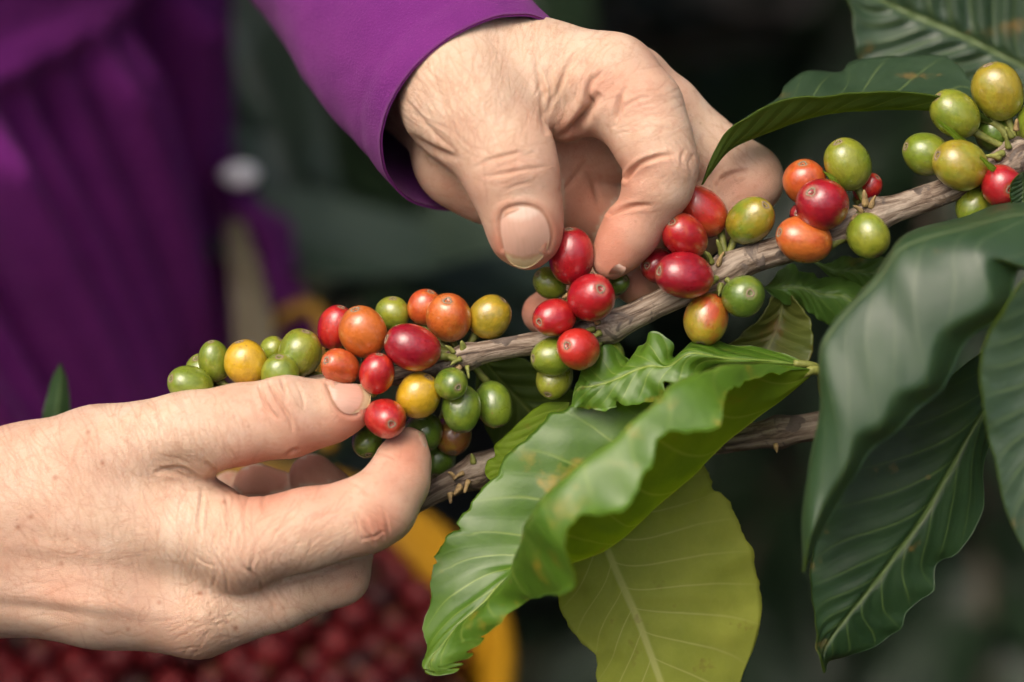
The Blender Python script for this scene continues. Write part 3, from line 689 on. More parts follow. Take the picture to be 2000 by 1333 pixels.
mesh_obj('button', W(pv), pf, M['white'], sash)['label'] = 'round white button out of focus on the purple cloth'

# ------------------------------------------------------------------ branches
def branch(name, pts, mat, nodes=(), step=5, seed=1):
    L = sum(np.linalg.norm(np.subtract(a[:3], b[:3])) for a, b in zip(pts[:-1], pts[1:])); n = int(L / step)
    c = catmull(pts, n); P = FA(c[:, :3]); r = c[:, 3].copy()
    for nu in nodes: r *= 1 + .28 * np.exp(-((c[:, 0] - nu) / 20) ** 2)
    seg = 28
    def disp(p, i, th):
        q = np.stack([p[:, 0] / 60, p[:, 1] / 18, p[:, 2] / 18], 1)
        return r[i] * (.05 * vnoise(q, seed, 4) + .03 * vnoise(p / 7, seed + 1, 2) + .05 * np.sin(th * 2 + i * .01))
    V, f = tube(P, r, seg, disp)
    uv = np.vstack([np.stack([np.repeat(np.arange(n) * step / 900, seg), np.tile(np.abs(np.linspace(-1, 1, seg, endpoint=False)) * .12, n)], 1), [[0, 0], [1, 0]]])
    return mesh_obj(name, W(V), f, mat, None, uv=uv), P
BR = [(2500, 40, 90, 34), (2200, 195, 40, 31), (2000, 298, 10, 29), (1860, 368, 5, 26), (1780, 398, 3, 26), (1700, 424, 0, 27), (1560, 478, 4, 27), (1466, 507, 4, 28), (1400, 540, 2, 28), (1290, 592, 6, 26), (1190, 638, 4, 27), (1090, 664, 8, 23), (997, 679, 6, 21), (915, 697, 4, 22), (830, 722, 12, 20), (730, 742, 16, 19), (640, 748, 20, 18), (540, 758, 24, 16), (440, 768, 26, 13), (350, 778, 28, 9)]
upper, upper_path = branch('coffee_branch', BR, M['bark'], (1985, 1712, 1420, 1190, 912, 660, 450))
tag(upper, 'upper woody coffee branch loaded with red, orange and green cherries', 'branch')
LB = [(2480, 620, 160, 36), (2100, 740, 120, 32), (1800, 800, 95, 29), (1600, 832, 85, 27), (1500, 848, 88, 26), (1400, 862, 92, 25), (1200, 880, 100, 24), (1010, 892, 100, 26), (930, 922, 98, 30), (870, 950, 100, 24), (810, 985, 115, 20), (700, 1040, 160, 17), (560, 1080, 230, 12)]
lower, lower_path = branch('coffee_branch', LB, M['bark2'], (935, 1520), seed=9)
tag(lower, 'lower bare brown coffee branch running behind the leaves', 'branch')
SV, SF = tube(np.array([toF(PW(2490, 300, 150) + np.array([0, 0, z])) for z in np.linspace(-1.3, .8, 60)]), np.linspace(95, 60, 60), 24, lambda p, i, th: 6 * vnoise(p / 60, 4, 4))
stem_uv = np.c_[np.repeat(np.linspace(0, 6, 60), 24), np.tile(np.linspace(0, .3, 24), 60)]; stem_uv = np.vstack([stem_uv, [[0, 0], [6, 0]]])
tag(mesh_obj('coffee_shrub', W(SV), SF, M['bark2'], None, uv=stem_uv), 'upright coffee shrub trunk carrying the two branches', 'shrub')

# ------------------------------------------------------------------ cherries
def cherry_mesh(name, seed, taper):
    n, m = 26, 34; V = []
    r = np.random.default_rng(seed)
    for i in range(n):
        t = math.pi * i / (n - 1); z = math.cos(t); ra = math.sin(t) ** .94
        ra *= 1 + taper * (-z) * .5
        zz = z - .10 * math.exp(-((t) / .16) ** 2) if z > 0 else z
        for j in range(m):
            a = 2 * math.pi * j / m
            k_ = 1 + .026 * math.cos(2 * a) + .018 * math.sin(3 * a + seed) * math.sin(t) + .020 * math.sin(2 * t + a + seed) + .012 * math.sin(3 * t + 2 * a + 2 * seed)
            V.append((ra * k_ * math.cos(a), ra * k_ * math.sin(a), zz))
    me = bpy.data.meshes.new(name); me.from_pydata(V, [], grid_faces(n, m, True, True)); me.materials.append(M['cherry']); me.shade_smooth()
    return me
CM = [cherry_mesh('coffee_cherry', s, t) for s, t in ((1, .05), (2, -.06), (3, .12), (4, 0))]
def scar_mesh(seed):
    r = np.random.default_rng(seed); prof = [(0, .925), (.04, .94), (.06, .90), (.095, .895), (.12, .945), (.165, .968), (.21, .955), (.265, .89)]
    m = 18; V = []
    wob = 1 + .10 * np.sin(np.arange(m) * 2 * np.pi / m * 3 + seed) + r.normal(size=m) * .05
    for q, z in prof:
        for j in range(m):
            a = 2 * math.pi * j / m; V.append((q * wob[j] * math.cos(a), q * wob[j] * math.sin(a), z + r.normal() * .004))
    me = bpy.data.meshes.new('blossom_scar'); me.from_pydata(V, [], grid_faces(len(prof), m, True)); me.materials.append(M['scar']); me.materials.append(M['scar_dark']); me.shade_smooth()
    for p in me.polygons: p.material_index = 1 if p.index // m in (1, 2, 3) else 0
    return me
SM = [scar_mesh(s) for s in (1, 2, 3)]
COL = dict(red=(.36, .008, .014), dred=(.245, .004, .015), lred=(.46, .024, .016), orange=(.52, .135, .022), rorange=(.47, .075, .018), yellow=(.54, .33, .018), olive=(.30, .23, .018), ygreen=(.235, .255, .022), green=(.155, .215, .018), dgreen=(.085, .150, .016), brown=(.24, .08, .02), ripe_shaded=(.055, .0035, .006), dark_shaded=(.016, .002, .003))  # last two are ripe red with the bucket's shade put into the colour
SECOND = dict(red=(.50, .035, .012), dred=(.42, .02, .02), lred=(.55, .10, .02), orange=(.58, .20, .02), rorange=(.60, .20, .02), yellow=(.44, .34, .03), olive=(.42, .30, .02), ygreen=(.22, .28, .02), green=(.24, .30, .03), dgreen=(.13, .22, .02), brown=(.3, .2, .02), ripe_shaded=(.13, .006, .008), dark_shaded=(.035, .003, .004))
def rot_to(d):
    return Vector(d).to_track_quat('Z', 'Y').to_matrix()
def cherry(par, node, u, v, w, a, b, col, scar, label, col2=None, back=False):
    "a,b apparent half sizes; scar = apparent scar pixel (or direction offset)"
    i = len(cherries); s = 1 + w / DPX
    req = min(a, b); dx, dy = scar[0] - u, scar[1] - v
    rel = math.hypot(dx, dy) / max(a, b) * 1.02
    if rel > .97: dx, dy = dx / rel * .97, dy / rel * .97; rel = .97
    inl = min(rel, .97)
    dz = math.sqrt(max(0, 1 - inl ** 2)) * (1 if back else -1)
    hh = math.hypot(dx, dy) or 1
    d = np.array([dx / hh * inl, dy / hh * inl, dz]); d /= np.linalg.norm(d)
    big = max(a, b); l2 = (big ** 2 - req ** 2 * (1 - inl ** 2)) / max(inl ** 2, .25); l = min(max(math.sqrt(max(l2, 1)), req * 1.02), req * 1.32)
    dw = d @ BASIS / PX
    o = bpy.data.objects.new('coffee_cherry', CM[i % 4]); link(o, par)
    rt = rot_to(dw) @ Matrix.Rotation(i * 1.7, 3, 'Z')
    mw = Matrix.Translation(Vector(PW(u, v, w))) @ rt.to_4x4() @ Matrix.Diagonal((req * s * PX, req * s * PX, l * s * PX, 1))
    o.matrix_world = mw
    o.color = (*COL[col], 1); o['second_colour'] = list(COL[col2] if col2 else SECOND[col])
    o['label'] = label
    sc = bpy.data.objects.new('blossom_scar', SM[i % 3]); link(sc, o); sc.matrix_world = mw
    e = F(u, v, w) - d * l * s * .97; nd = F(*node); md = (e + nd) / 2 - d * 6
    tv_, tf_ = tube(catmull([nd, md, e], 8), np.array([8.5, 8, 7.5, 7, 7, 7.2, 8, 9.5]), 8)
    st = mesh_obj('stalk', W(tv_), tf_, M['stalk']); st.parent = o; st.matrix_parent_inverse = mw.inverted()
    cherries.append(o); return o
cherries = []
N1, N2, N3, N4, N5, N6, N7 = (1990, 300, 8), (1705, 425, 0), (1415, 532, 2), (1188, 640, 4), (905, 700, 6), (680, 745, 16), (470, 766, 26)
for args in [
    # node, u, v, w, a, b, colour, scar, label, second
    (N7, 372, 752, -10, 45, 38, 'green', (338, 740), 'green cherry at the far left tip of the branch'),
    (N7, 396, 724, 60, 34, 34, 'green', (385, 700), 'green cherry mostly hidden at the far left tip'),
    (N7, 419, 705, 25, 32, 41, 'green', (413, 668), 'upright green cherry left of the yellow one near the tip', 'ygreen'),
    (N7, 480, 709, -5, 42, 46, 'yellow', (468, 664), 'bright yellow cherry near the left tip of the branch', 'yellow'),
    (N6, 532, 683, 60, 25, 27, 'ygreen', (548, 662), 'small yellow-green cherry half hidden behind its neighbours'),
    (N6, 585, 690, 10, 44, 48, 'ygreen', (599, 647), 'large olive-green cherry with its scar on top', 'green'),
    (N6, 547, 730, -25, 40, 38, 'green', (547, 697), 'green cherry just above the thumb knuckle', 'ygreen'),
    (N6, 655, 640, 40, 35, 45, 'red', (668, 600), 'red cherry half behind the orange one'),
    (N6, 709, 648, -25, 47, 52, 'orange', (695, 605), 'orange cherry at the top of the left cluster', 'orange'),
    (N5, 767, 614, 55, 34, 35, 'ygreen', (768, 583), 'green cherry peeking between two orange ones', 'green'),
    (N5, 830, 600, 45, 34, 36, 'rorange', (842, 570), 'red-orange cherry behind the topmost orange pair', 'orange'),
    (N5, 876, 621, -5, 44, 48, 'orange', (875, 590), 'deep orange cherry with a round scar facing up', 'rorange'),
    (N5, 957, 619, 20, 41, 45, 'olive', (986, 585), 'mustard yellow cherry at the right end of the left cluster', 'yellow'),
    (N5, 806, 678, -55, 57, 46, 'dred', (754, 661), 'large crimson cherry lying sideways in the left cluster'),
    (N6, 664, 717, -45, 41, 35, 'rorange', (642, 705), 'orange-red cherry just above the thumbnail', 'orange'),
    (N6, 736, 730, -60, 34, 41, 'red', (742, 692), 'small pointed red cherry above the pinched one'),
    (N5, 817, 772, -25, 44, 46, 'yellow', (838, 736), 'golden yellow cherry beside the pinched red one', 'yellow'),
    (N5, 880, 750, -50, 32, 35, 'green', (894, 756), 'small green cherry with its scar facing the viewer', 'dgreen'),
    (N5, 901, 799, -10, 39, 48, 'dgreen', (904, 845), 'dark green oval cherry hanging under the branch', 'green'),
    (N5, 964, 790, 35, 36, 51, 'green', (978, 838), 'green oval cherry hanging right of the dark green one', 'dgreen'),
    (N6, 752, 818, -70, 40, 48, 'lred', (766, 827), 'bright red cherry pinched between thumb and forefinger', 'red'),
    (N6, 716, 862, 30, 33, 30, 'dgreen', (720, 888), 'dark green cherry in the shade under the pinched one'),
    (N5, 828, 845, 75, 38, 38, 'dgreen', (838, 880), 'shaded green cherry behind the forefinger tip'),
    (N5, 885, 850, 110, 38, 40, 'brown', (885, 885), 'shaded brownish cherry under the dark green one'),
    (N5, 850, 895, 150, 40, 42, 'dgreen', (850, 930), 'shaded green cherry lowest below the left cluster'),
    (N4, 1115, 501, -25, 46, 57, 'red', (1111, 448), 'tall crimson cherry touched by the upper thumb', 'dred'),
    (N4, 1073, 553, 35, 32, 34, 'green', (1050, 535), 'green cherry behind the crimson one under the thumbnail'),
    (N4, 1155, 582, -55, 51, 46, 'red', (1170, 567), 'glossy red cherry with a round scar below the forefinger tip', 'red'),
    (N4, 1082, 621, -40, 42, 38, 'red', (1054, 629), 'smaller red cherry with its scar to the left', 'lred'),
    (N4, 1130, 683, -55, 43, 40, 'lred', (1109, 676), 'red cherry lowest in the middle cluster', 'lred'),
    (N4, 1078, 698, -15, 42, 39, 'green', (1040, 700), 'green cherry behind the lowest red one', 'ygreen'),
    (N4, 1083, 738, 25, 44, 35, 'ygreen', (1070, 770), 'yellow-green cherry at the bottom of the middle cluster', 'ygreen'),
    (N4, 1188, 695, 35, 32, 34, 'green', (1205, 725), 'green cherry mostly hidden behind the lowest red one'),
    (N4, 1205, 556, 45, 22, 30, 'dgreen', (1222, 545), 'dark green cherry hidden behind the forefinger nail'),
    (N3, 1366, 412, 15, 46, 60, 'lred', (1322, 372), 'red-orange oval cherry leaning against the forefinger', 'rorange'),
    (N3, 1338, 461, -35, 50, 42, 'red', (1312, 437), 'red cherry shading to orange, middle of its trio', 'rorange'),
    (N3, 1288, 520, 25, 34, 43, 'dred', (1262, 520), 'dark red cherry half hidden behind the crimson oval'),
    (N3, 1337, 539, -60, 58, 47, 'dred', (1286, 531), 'crimson oval cherry lying sideways on the branch', 'red'),
    (N3, 1466, 431, -15, 50, 43, 'olive', (1490, 405), 'olive green cherry with a brown spot and scar at top', 'green'),
    (N3, 1452, 578, -40, 42, 45, 'dgreen', (1463, 573), 'green cherry hanging under the branch with its scar facing forward', 'green'),
    (N3, 1380, 624, -20, 44, 53, 'olive', (1368, 672), 'yellow cherry blushed orange hanging below the branch', 'rorange'),
    (N2, 1572, 356, 25, 45, 42, 'rorange', (1565, 322), 'orange cherry behind the crimson one on the right', 'orange'),
    (N2, 1562, 418, 50, 20, 30, 'dred', (1552, 420), 'sliver of a dark red cherry behind the orange one'),
    (N2, 1606, 400, -50, 53, 51, 'dred', (1580, 378), 'round crimson cherry in the middle of the right cluster', 'red'),
    (N2, 1655, 321, 0, 46, 53, 'ygreen', (1634, 280), 'green cherry at the top of the right cluster', 'green'),
    (N2, 1694, 367, 50, 25, 32, 'red', (1712, 348), 'small red cherry peeking out behind the green one'),
    (N2, 1570, 468, -35, 57, 46, 'orange', (1520, 455), 'orange cherry below the round crimson one', 'rorange'),
    (N2, 1696, 461, -30, 46, 42, 'ygreen', (1716, 500), 'pale green cherry under the branch in the right cluster', 'green'),
    (N1, 1865, 223, -15, 54, 45, 'ygreen', (1827, 191), 'green cherry below the tall yellow-green one at far right', 'green'),
    (N1, 1949, 179, 5, 49, 59, 'olive', (1926, 125), 'tall yellow-green cherry topmost at far right', 'ygreen'),
    (N1, 1808, 300, 10, 47, 43, 'green', (1766, 287), 'green cherry at the left of the far right cluster', 'ygreen'),
    (N1, 1876, 323, -45, 57, 48, 'olive', (1827, 305), 'olive yellow cherry lying sideways at far right', 'ygreen'),
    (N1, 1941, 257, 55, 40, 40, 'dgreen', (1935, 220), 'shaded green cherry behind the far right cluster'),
    (N1, 1957, 363, -50, 42, 45, 'red', (1967, 374), 'red cherry at the right edge of the picture', 'red'),
    (N1, 1901, 403, 5, 35, 40, 'green', (1885, 440), 'green cherry below the red one at the right edge', 'ygreen'),
    (N1, 2030, 240, 10, 46, 50, 'green', (2050, 200), 'green cherry just past the right edge'),
]:
    cherry(upper, *args)

# buds, bract stubs and fruit scars on the nodes
def buds(par, pts, seed):
    r = random.Random(seed)
    for (u, v, w, l, ang) in pts:
        a = F(u, v, w); d = np.array([math.cos(ang), math.sin(ang), -.5]); 
        n = 7; path = catmull([a, a + d * l * .5 + np.array([0, -2, 0]), a + d * l], n)
        V, f = tube(path, np.array([7, 6.5, 5.5, 5, 4.2, 3.2, 1.2]) * r.uniform(.7, 1.15), 10, lambda p, i, th: 1.6 * vnoise(p / 4, seed, 3))
        mesh_obj('bud', W(V), f, M['bud'] if r.random() < .45 else M['stalk'], par)
buds(upper, [(886, 690, -16, 22, -2.4), (900, 702, -22, 24, 2.6), (897, 715, -18, 26, 1.9), (912, 716, -20, 24, 1.4), (876, 700, -14, 26, 3.0), (905, 684, -15, 18, -1.8), (890, 705, -24, 20, -2.8),
    (1168, 632, -26, 22, -2.2), (1172, 650, -28, 22, 2.4), (1160, 644, -20, 26, 2.9), (1120, 575, -20, 24, 2.8), (1110, 590, -20, 20, 2.4),
    (1402, 520, -26, 30, -1.2), (1396, 548, -26, 26, 2.6), (1408, 556, -26, 24, 1.8), (1410, 500, -18, 34, -1.9), (1392, 515, -18, 30, -2.2), (1420, 545, -26, 20, 1.0),
    (1690, 402, -24, 30, -1.7), (1684, 415, -24, 24, -2.6), (1680, 425, -26, 22, 2.8), (1676, 438, -20, 22, 2.2), (1700, 406, -24, 24, -1.2), (1664, 440, -14, 20, 1.8),
    (1970, 290, -22, 28, -1.9), (1976, 270, -20, 24, -2.2), (1960, 300, -22, 26, 2.8), (1985, 255, -20, 22, -1.6), (1952, 310, -24, 30, -3.0)], 3)
buds(lower, [(905, 925, 68, 22, 2.6), (915, 940, 66, 24, 1.9), (890, 935, 70, 20, -2.4), (925, 905, 68, 20, -1.8), (900, 950, 70, 22, 2.2), (880, 965, 75, 18, 1.6), (1515, 868, 60, 18, 1.5)], 4)

# ------------------------------------------------------------------ leaves
LM = {}
TC_ = (.85, .92, .40)
LM['glossy'] = leaf_material('leaf_top', (.018, .046, .022), (.028, .066, .028), (.13, .19, .06), .44, .30, .12, gloss=.8, tcol=TC_)
LM['bright'] = leaf_material('young_leaf_top', (.052, .140, .010), (.105, .220, .016), (.32, .42, .08), .42, .38, .40, (.42, .29, .03), gloss=.56, tcol=TC_)
LM['dark'] = leaf_material('shaded_leaf_top', (.010, .032, .010), (.018, .050, .014), (.08, .13, .03), .46, .2, .1, gloss=.35, tcol=TC_)  # dark green, with the shade under the big leaf put into the colour
LM['under'] = leaf_material('leaf_underside', (.165, .265, .018), (.235, .34, .026), (.30, .37, .07), .6, .6, .1, gloss=.25, bumps=.3)
LM['under_dark'] = leaf_material('old_leaf_underside', (.065, .115, .018), (.095, .15, .022), (.17, .23, .05), .6, .6, .2, gloss=.25, bumps=.3)
LM['yellowing'] = leaf_material('yellowing_leaf_underside', (.36, .42, .06), (.46, .50, .08), (.56, .58, .20), .6, .5, .12, (.24, .14, .03), gloss=.25, bumps=.35)
LM['smooth'] = leaf_material('smooth_leaf_top', (.018, .050, .024), (.028, .070, .030), (.08, .12, .06), .46, .3, .05, gloss=.62, bumps=.35, tcol=TC_)
LM['mid'] = leaf_material('mid_leaf_top', (.036, .095, .014), (.06, .14, .02), (.15, .23, .05), .38, .35, .1, gloss=.5, bumps=.5, tcol=TC_)
LM['brownish'] = leaf_material('olive_leaf_underside', (.085, .12, .022), (.14, .155, .030), (.22, .24, .07), .42, .45, .6, (.20, .09, .03), gloss=.45, bumps=.3)
k = NT('bush_leaf'); c_ = k.coord('Object'); k.color(k.ramp(k.noise(4, 2, .5, c_), [(.3, (.009, .022, .010)), (.7, (.026, .050, .022))])); k.setp(Roughness=.46); k.b.inputs['Specular IOR Level'].default_value = .45; LM['bush'] = k.m

def leaf(parent, rows, svals, mats, label=None, top_seen=(-.5, .5, True), nt=90, ns=44, quilt=3.5, wave=4, seed=0, vn=11, thick=3.0, name='leaf', ragged=1.8, pucker=2.2, bites=()):
    rows = [[(r[0])] * len(svals) if len(r) == 1 else r for r in rows]
    Pc = np.array([[F(*q) for q in r] for r in rows])
    t = np.linspace(0, 1, nt); s = np.linspace(svals[0], svals[-1], ns)
    G = hermite(hermite(Pc, np.linspace(0, 1, len(rows)), t, 0), svals, s, 1)
    def nrm(G):
        a = np.gradient(G, axis=0); b = np.gradient(G, axis=1); n = np.cross(a, b); return n / (np.linalg.norm(n, axis=2)[..., None] + 1e-6)
    N = nrm(G); i, j = int(top_seen[1] * (nt - 1)), int(np.argmin(abs(s - top_seen[0])))
    if (N[i, j, 2] < 0) != top_seen[2]: N = -N
    T, S_ = np.meshgrid(t, s, indexing='ij'); sa = np.abs(S_) / 2
    ph = T * vn - np.power(sa, .8) * vn * .38
    env = np.clip(np.sin(np.pi * T), 0, 1) ** .5
    r = np.random.default_rng(seed)
    dsp = quilt * (np.abs(((ph % 1) - .5)) * 4 - 1) * np.clip(np.abs(S_) * 6, 0, 1) * (1 - .5 * np.abs(S_)) * -env
    dsp = dsp - quilt * 1.2 * np.exp(-(S_ / .05) ** 2) * env
    dsp += wave * env * np.abs(S_) ** 2.5 * (np.sin(T * 19 + r.uniform(0, 6) + np.sign(S_)) + .6 * np.sin(T * 37 + r.uniform(0, 6) + 2 * np.sign(S_)) + .3 * np.sin(T * 71 + r.uniform(0, 6)))
    dsp += pucker * vnoise(G.reshape(-1, 3) / 40, seed + 5, 3).reshape(nt, ns)
    # fine ragged margin
    edge = G.copy(); out = np.gradient(G, axis=1); out /= np.linalg.norm(out, axis=2)[..., None] + 1e-6
    rag = ragged * vnoise(G.reshape(-1, 3) / 9, seed + 8, 3).reshape(nt, ns) * (np.abs(S_) > .97) * np.sign(S_)
    G = G + N * dsp[..., None] + out * rag[..., None]
    for sd_, t0, dep, wd in bites:
        k_ = np.exp(-np.abs((T - t0) / wd) ** 3) * np.clip((S_ * sd_ - .55) / .45, 0, 1) ** 1.3
        G = G - sd_ * out * (dep * k_)[..., None]
    top = G.reshape(-1, 3); bot = (G - N * thick).reshape(-1, 3)
    uv = np.stack([.5 + S_ / 2, T], -1).reshape(-1, 2)
    fa = grid_faces(nt, ns); nb = nt * ns
    v0 = top[fa[len(fa) // 2][0]]; q = fa[(i if i < nt - 1 else nt - 2) * (ns - 1) + min(j, ns - 2)]
    fn = np.cross(top[q[1]] - top[q[0]], top[q[3]] - top[q[0]])
    if fn @ N[i, j] < 0: fa = [f[::-1] for f in fa]
    fb = [tuple(k + nb for k in f[::-1]) for f in fa]
    rim = [i_ * ns for i_ in range(nt)] + [(nt - 1) * ns + j_ for j_ in range(1, ns)] + [i_ * ns + ns - 1 for i_ in range(nt - 2, -1, -1)] + [j_ for j_ in range(ns - 2, 0, -1)]
    fr = [(rim[k], rim[(k + 1) % len(rim)], rim[(k + 1) % len(rim)] + nb, rim[k] + nb) for k in range(len(rim))]
    o = mesh_obj(name, W(np.vstack([top, bot])), fa + fb + fr, [LM[mats[0]], LM[mats[1]]], parent, mat_idx=[0] * len(fa) + [1] * (len(fb) + len(fr)), uv=np.vstack([uv, uv]))
    if label: o['label'] = label
    return o
def petiole(lf, pts, r0=11, r1=8, mat='stalk'):
    c = FA(catmull(pts, 16)); V, f = tube(c, np.linspace(r0, r1, 16), 10)
    return mesh_obj('petiole', W(V), f, M[mat], lf)

# the big wavy leaf in front: left half flat, right half folded up towards the viewer, its margin rolled over
LA = [[(1592, 722, -60)],
 [(1480, 742, 20), (1500, 795, -50), (1500, 710, -120), (1500, 730, -140)],
 [(1390, 760, 30), (1416, 862, -45), (1400, 720, -230), (1420, 768, -265)],
 [(1273, 774, 20), (1350, 924, -45), (1322, 752, -290), (1398, 840, -335)],
 [(1185, 777, 15), (1290, 975, -45), (1262, 800, -320), (1300, 846, -360)],
 [(1119, 790, 15), (1240, 1020, -50), (1205, 850, -340), (1265, 915, -390)],
 [(1050, 832, 10), (1205, 1050, -55), (1140, 895, -350), (1222, 990, -405)],
 [(985, 900, 5), (1170, 1075, -60), (1085, 950, -350), (1130, 1012, -410)],
 [(925, 975, 0), (1110, 1095, -60), (1035, 1010, -330), (1116, 1070, -400)],
 [(890, 1030, 0), (1050, 1105, -60), (1020, 1055, -290), (1118, 1150, -370)],
 [(855, 1085, -5), (990, 1130, -60), (1000, 1115, -210), (1070, 1165, -280)],
 [(838, 1150, -10), (940, 1180, -60), (965, 1165, -140), (1030, 1175, -200)],
 [(828, 1230, -20), (895, 1222, -60), (930, 1210, -110), (985, 1205, -150)],
 [(827, 1272, -30), (860, 1262, -60), (895, 1255, -80), (955, 1235, -110)],
 [(828, 1300, -50), (838, 1295, -60), (865, 1298, -70), (915, 1290, -80)],
 [(834, 1314, -60), (846, 1320, -60), (862, 1320, -62), (884, 1316, -66)]]
o = leaf(lower, LA, [-1, 0, .72, 1], ('bright', 'under'), 'large bright green leaf in front with a rolled wavy margin', (-.5, .55, True), 190, 80, 3.5, 7, 1, ragged=7, pucker=4.5, bites=[(1, .905, 22, .008), (1, .94, 30, .006), (1, .965, 26, .006), (-1, .975, 22, .006), (-1, .60, 12, .005), (-1, .68, 9, .004), (1, .87, 16, .006)])
petiole(o, [(1640, 822, 80), (1612, 770, 20), (1604, 730, -40), (1585, 724, -60), (1560, 738, -58)], 15, 8)
LB_ = [[(1090, 870, 100)], [(1060, 960, 80), (1130, 950, 70), (1230, 900, 110)], [(1060, 1040, 75), (1160, 1015, 60), (1345, 885, 110)], [(1070, 1100, 70), (1183, 1067, 50), (1385, 930, 105)],
 [(1085, 1150, 70), (1205, 1120, 45), (1408, 962, 100)], [(1098, 1195, 70), (1225, 1165, 42), (1440, 1020, 95)], [(1130, 1245, 70), (1243, 1205, 40), (1470, 1085, 92)], [(1166, 1282, 70), (1262, 1255, 40), (1485, 1150, 92)],
 [(1165, 1340, 75), (1282, 1310, 42), (1480, 1225, 95)], [(1190, 1400, 80), (1303, 1370, 50), (1455, 1305, 100)], [(1250, 1450, 90), (1325, 1430, 60), (1420, 1380, 105)], [(1350, 1495, 90)]]
o = leaf(lower, LB_, [-1, 0, 1], ('under_dark', 'yellowing'), 'yellowing leaf hanging below with its pale underside showing', (.4, .5, False), 130, 60, 2.2, 6, 2, 9, ragged=5, pucker=5, bites=[(1, .33, 14, .025)])
petiole(o, [(1080, 884, 98), (1086, 872, 98), (1100, 890, 92)])
LC = [[(1592, 716, -30)], [(1500, 690, 0), (1500, 705, -45), (1510, 720, -20)], [(1420, 672, 5), (1420, 700, -65), (1430, 724, -30)], [(1352, 656, 10), (1350, 690, -75), (1370, 738, -40)],
 [(1314, 697, -5), (1305, 715, -60), (1354, 748, -75)], [(1280, 654, 0), (1270, 715, -50), (1310, 762, -80)], [(1255, 674, 10), (1238, 725, -40), (1275, 782, -70)], [(1226, 692, 10), (1205, 740, -45), (1240, 792, -60)],
 [(1194, 683, 10), (1175, 750, -40), (1200, 797, -50)], [(1164, 702, 10), (1150, 755, -35), (1160, 800, -40)], [(1142, 718, 10), (1132, 758, -20), (1130, 800, -20)], [(1128, 748, 0), (1120, 772, -10), (1116, 792, -10)]]
o = leaf(lower, LC, [-1, 0, 1], ('bright', 'under'), 'crumpled torn green leaf under the middle cherry cluster', (-.5, .6, True), 100, 40, 1.5, 12, 3, 6, ragged=6, pucker=5, bites=[(-1, .62, 16, .012), (1, .45, 24, .02), (1, .7, 14, .012), (-1, .86, 14, .01)])
petiole(o, [(1612, 770, 20), (1604, 728, -10), (1585, 714, -32), (1550, 710, -38)], 9, 7)
LD = [[(1522, 550, 75)], [(1505, 585, 75), (1528, 590, 95), (1556, 588, 60)], [(1480, 625, 70), (1522, 630, 100), (1580, 625, 55)], [(1445, 655, 70), (1508, 665, 100), (1589, 660, 50)], [(1415, 682, 70), (1495, 697, 95), (1584, 697, 50)], [(1412, 712, 70), (1490, 728, 85), (1575, 724, 60)]]
leaf(lower, LD, [-1, 0, 1], ('dark', 'brownish'), 'olive brown-mottled leaf tucked under the green cherry', (.4, .5, False), 60, 36, 1.5, 3, 4, 7)
LE = [[(1490, 562, 80)], [(1518, 536, 95), (1530, 562, 65), (1530, 592, 80)], [(1546, 516, 100), (1560, 562, 60), (1562, 600, 80)], [(1572, 530, 100), (1580, 566, 60), (1585, 612, 80)], [(1602, 546, 95), (1605, 575, 60), (1610, 632, 80)], [(1650, 541, 90), (1650, 580, 60), (1650, 655, 80)], [(1694, 572, 85), (1690, 615, 60), (1680, 672, 80)], [(1740, 600, 80), (1740, 640, 60), (1720, 680, 80)]]
leaf(upper, LE, [-1, 0, 1], ('mid', 'under_dark'), 'dark wavy leaf just below the branch, left of the big leaf', (.4, .5, True), 70, 36, 2, 5, 5, 9)
LF = [[(1588, 512, 110)], [(1622, 513, 110), (1626, 528, 95), (1630, 545, 105)], [(1654, 500, 115), (1660, 528, 95), (1662, 556, 105)], [(1700, 504, 115), (1700, 532, 95), (1694, 566, 105)], [(1742, 503, 115), (1742, 535, 95), (1735, 570, 105)], [(1800, 500, 115), (1800, 540, 95), (1790, 580, 105)]]
leaf(upper, LF, [-1, 0, 1], ('mid', 'under_dark'), 'dark green leaf edge below the pale green cherry', (.4, .5, True), 50, 30, 3, 4, 6, 7)
LG = [[(2150, 430, -150)], [(1990, 392, -60), (2005, 418, -230), (2040, 520, -300), (2075, 560, -230)], [(1880, 424, -70), (1905, 440, -260), (1932, 505, -335), (1995, 520, -270)], [(1790, 448, -80), (1805, 466, -280), (1926, 590, -350), (1965, 610, -290)],
 [(1762, 480, -90), (1755, 490, -290), (1835, 650, -350), (1890, 668, -290)], [(1725, 560, -130), (1716, 545, -290), (1804, 742, -350), (1842, 760, -290)], [(1690, 620, -150), (1672, 590, -290), (1747, 768, -350), (1790, 800, -290)], [(1640, 680, -180), (1627, 642, -290), (1718, 824, -348), (1745, 850, -290)],
 [(1622, 740, -180), (1601, 695, -290), (1670, 850, -342), (1700, 885, -285)], [(1620, 830, -190), (1602, 800, -285), (1652, 908, -335), (1668, 935, -280)], [(1595, 920, -200), (1580, 910, -275), (1612, 974, -315), (1628, 1000, -270)], [(1575, 1020, -230), (1566, 1015, -265), (1584, 1050, -310), (1592, 1068, -260)], [(1569, 1120, -255)]]
leaf(upper, LG, [-1, 0, .8, 1], ('smooth', 'under'), 'big blue-green leaf folded over in front at right', (.4, .5, True), 130, 60, 1.0, 1.5, 7, pucker=1.5)
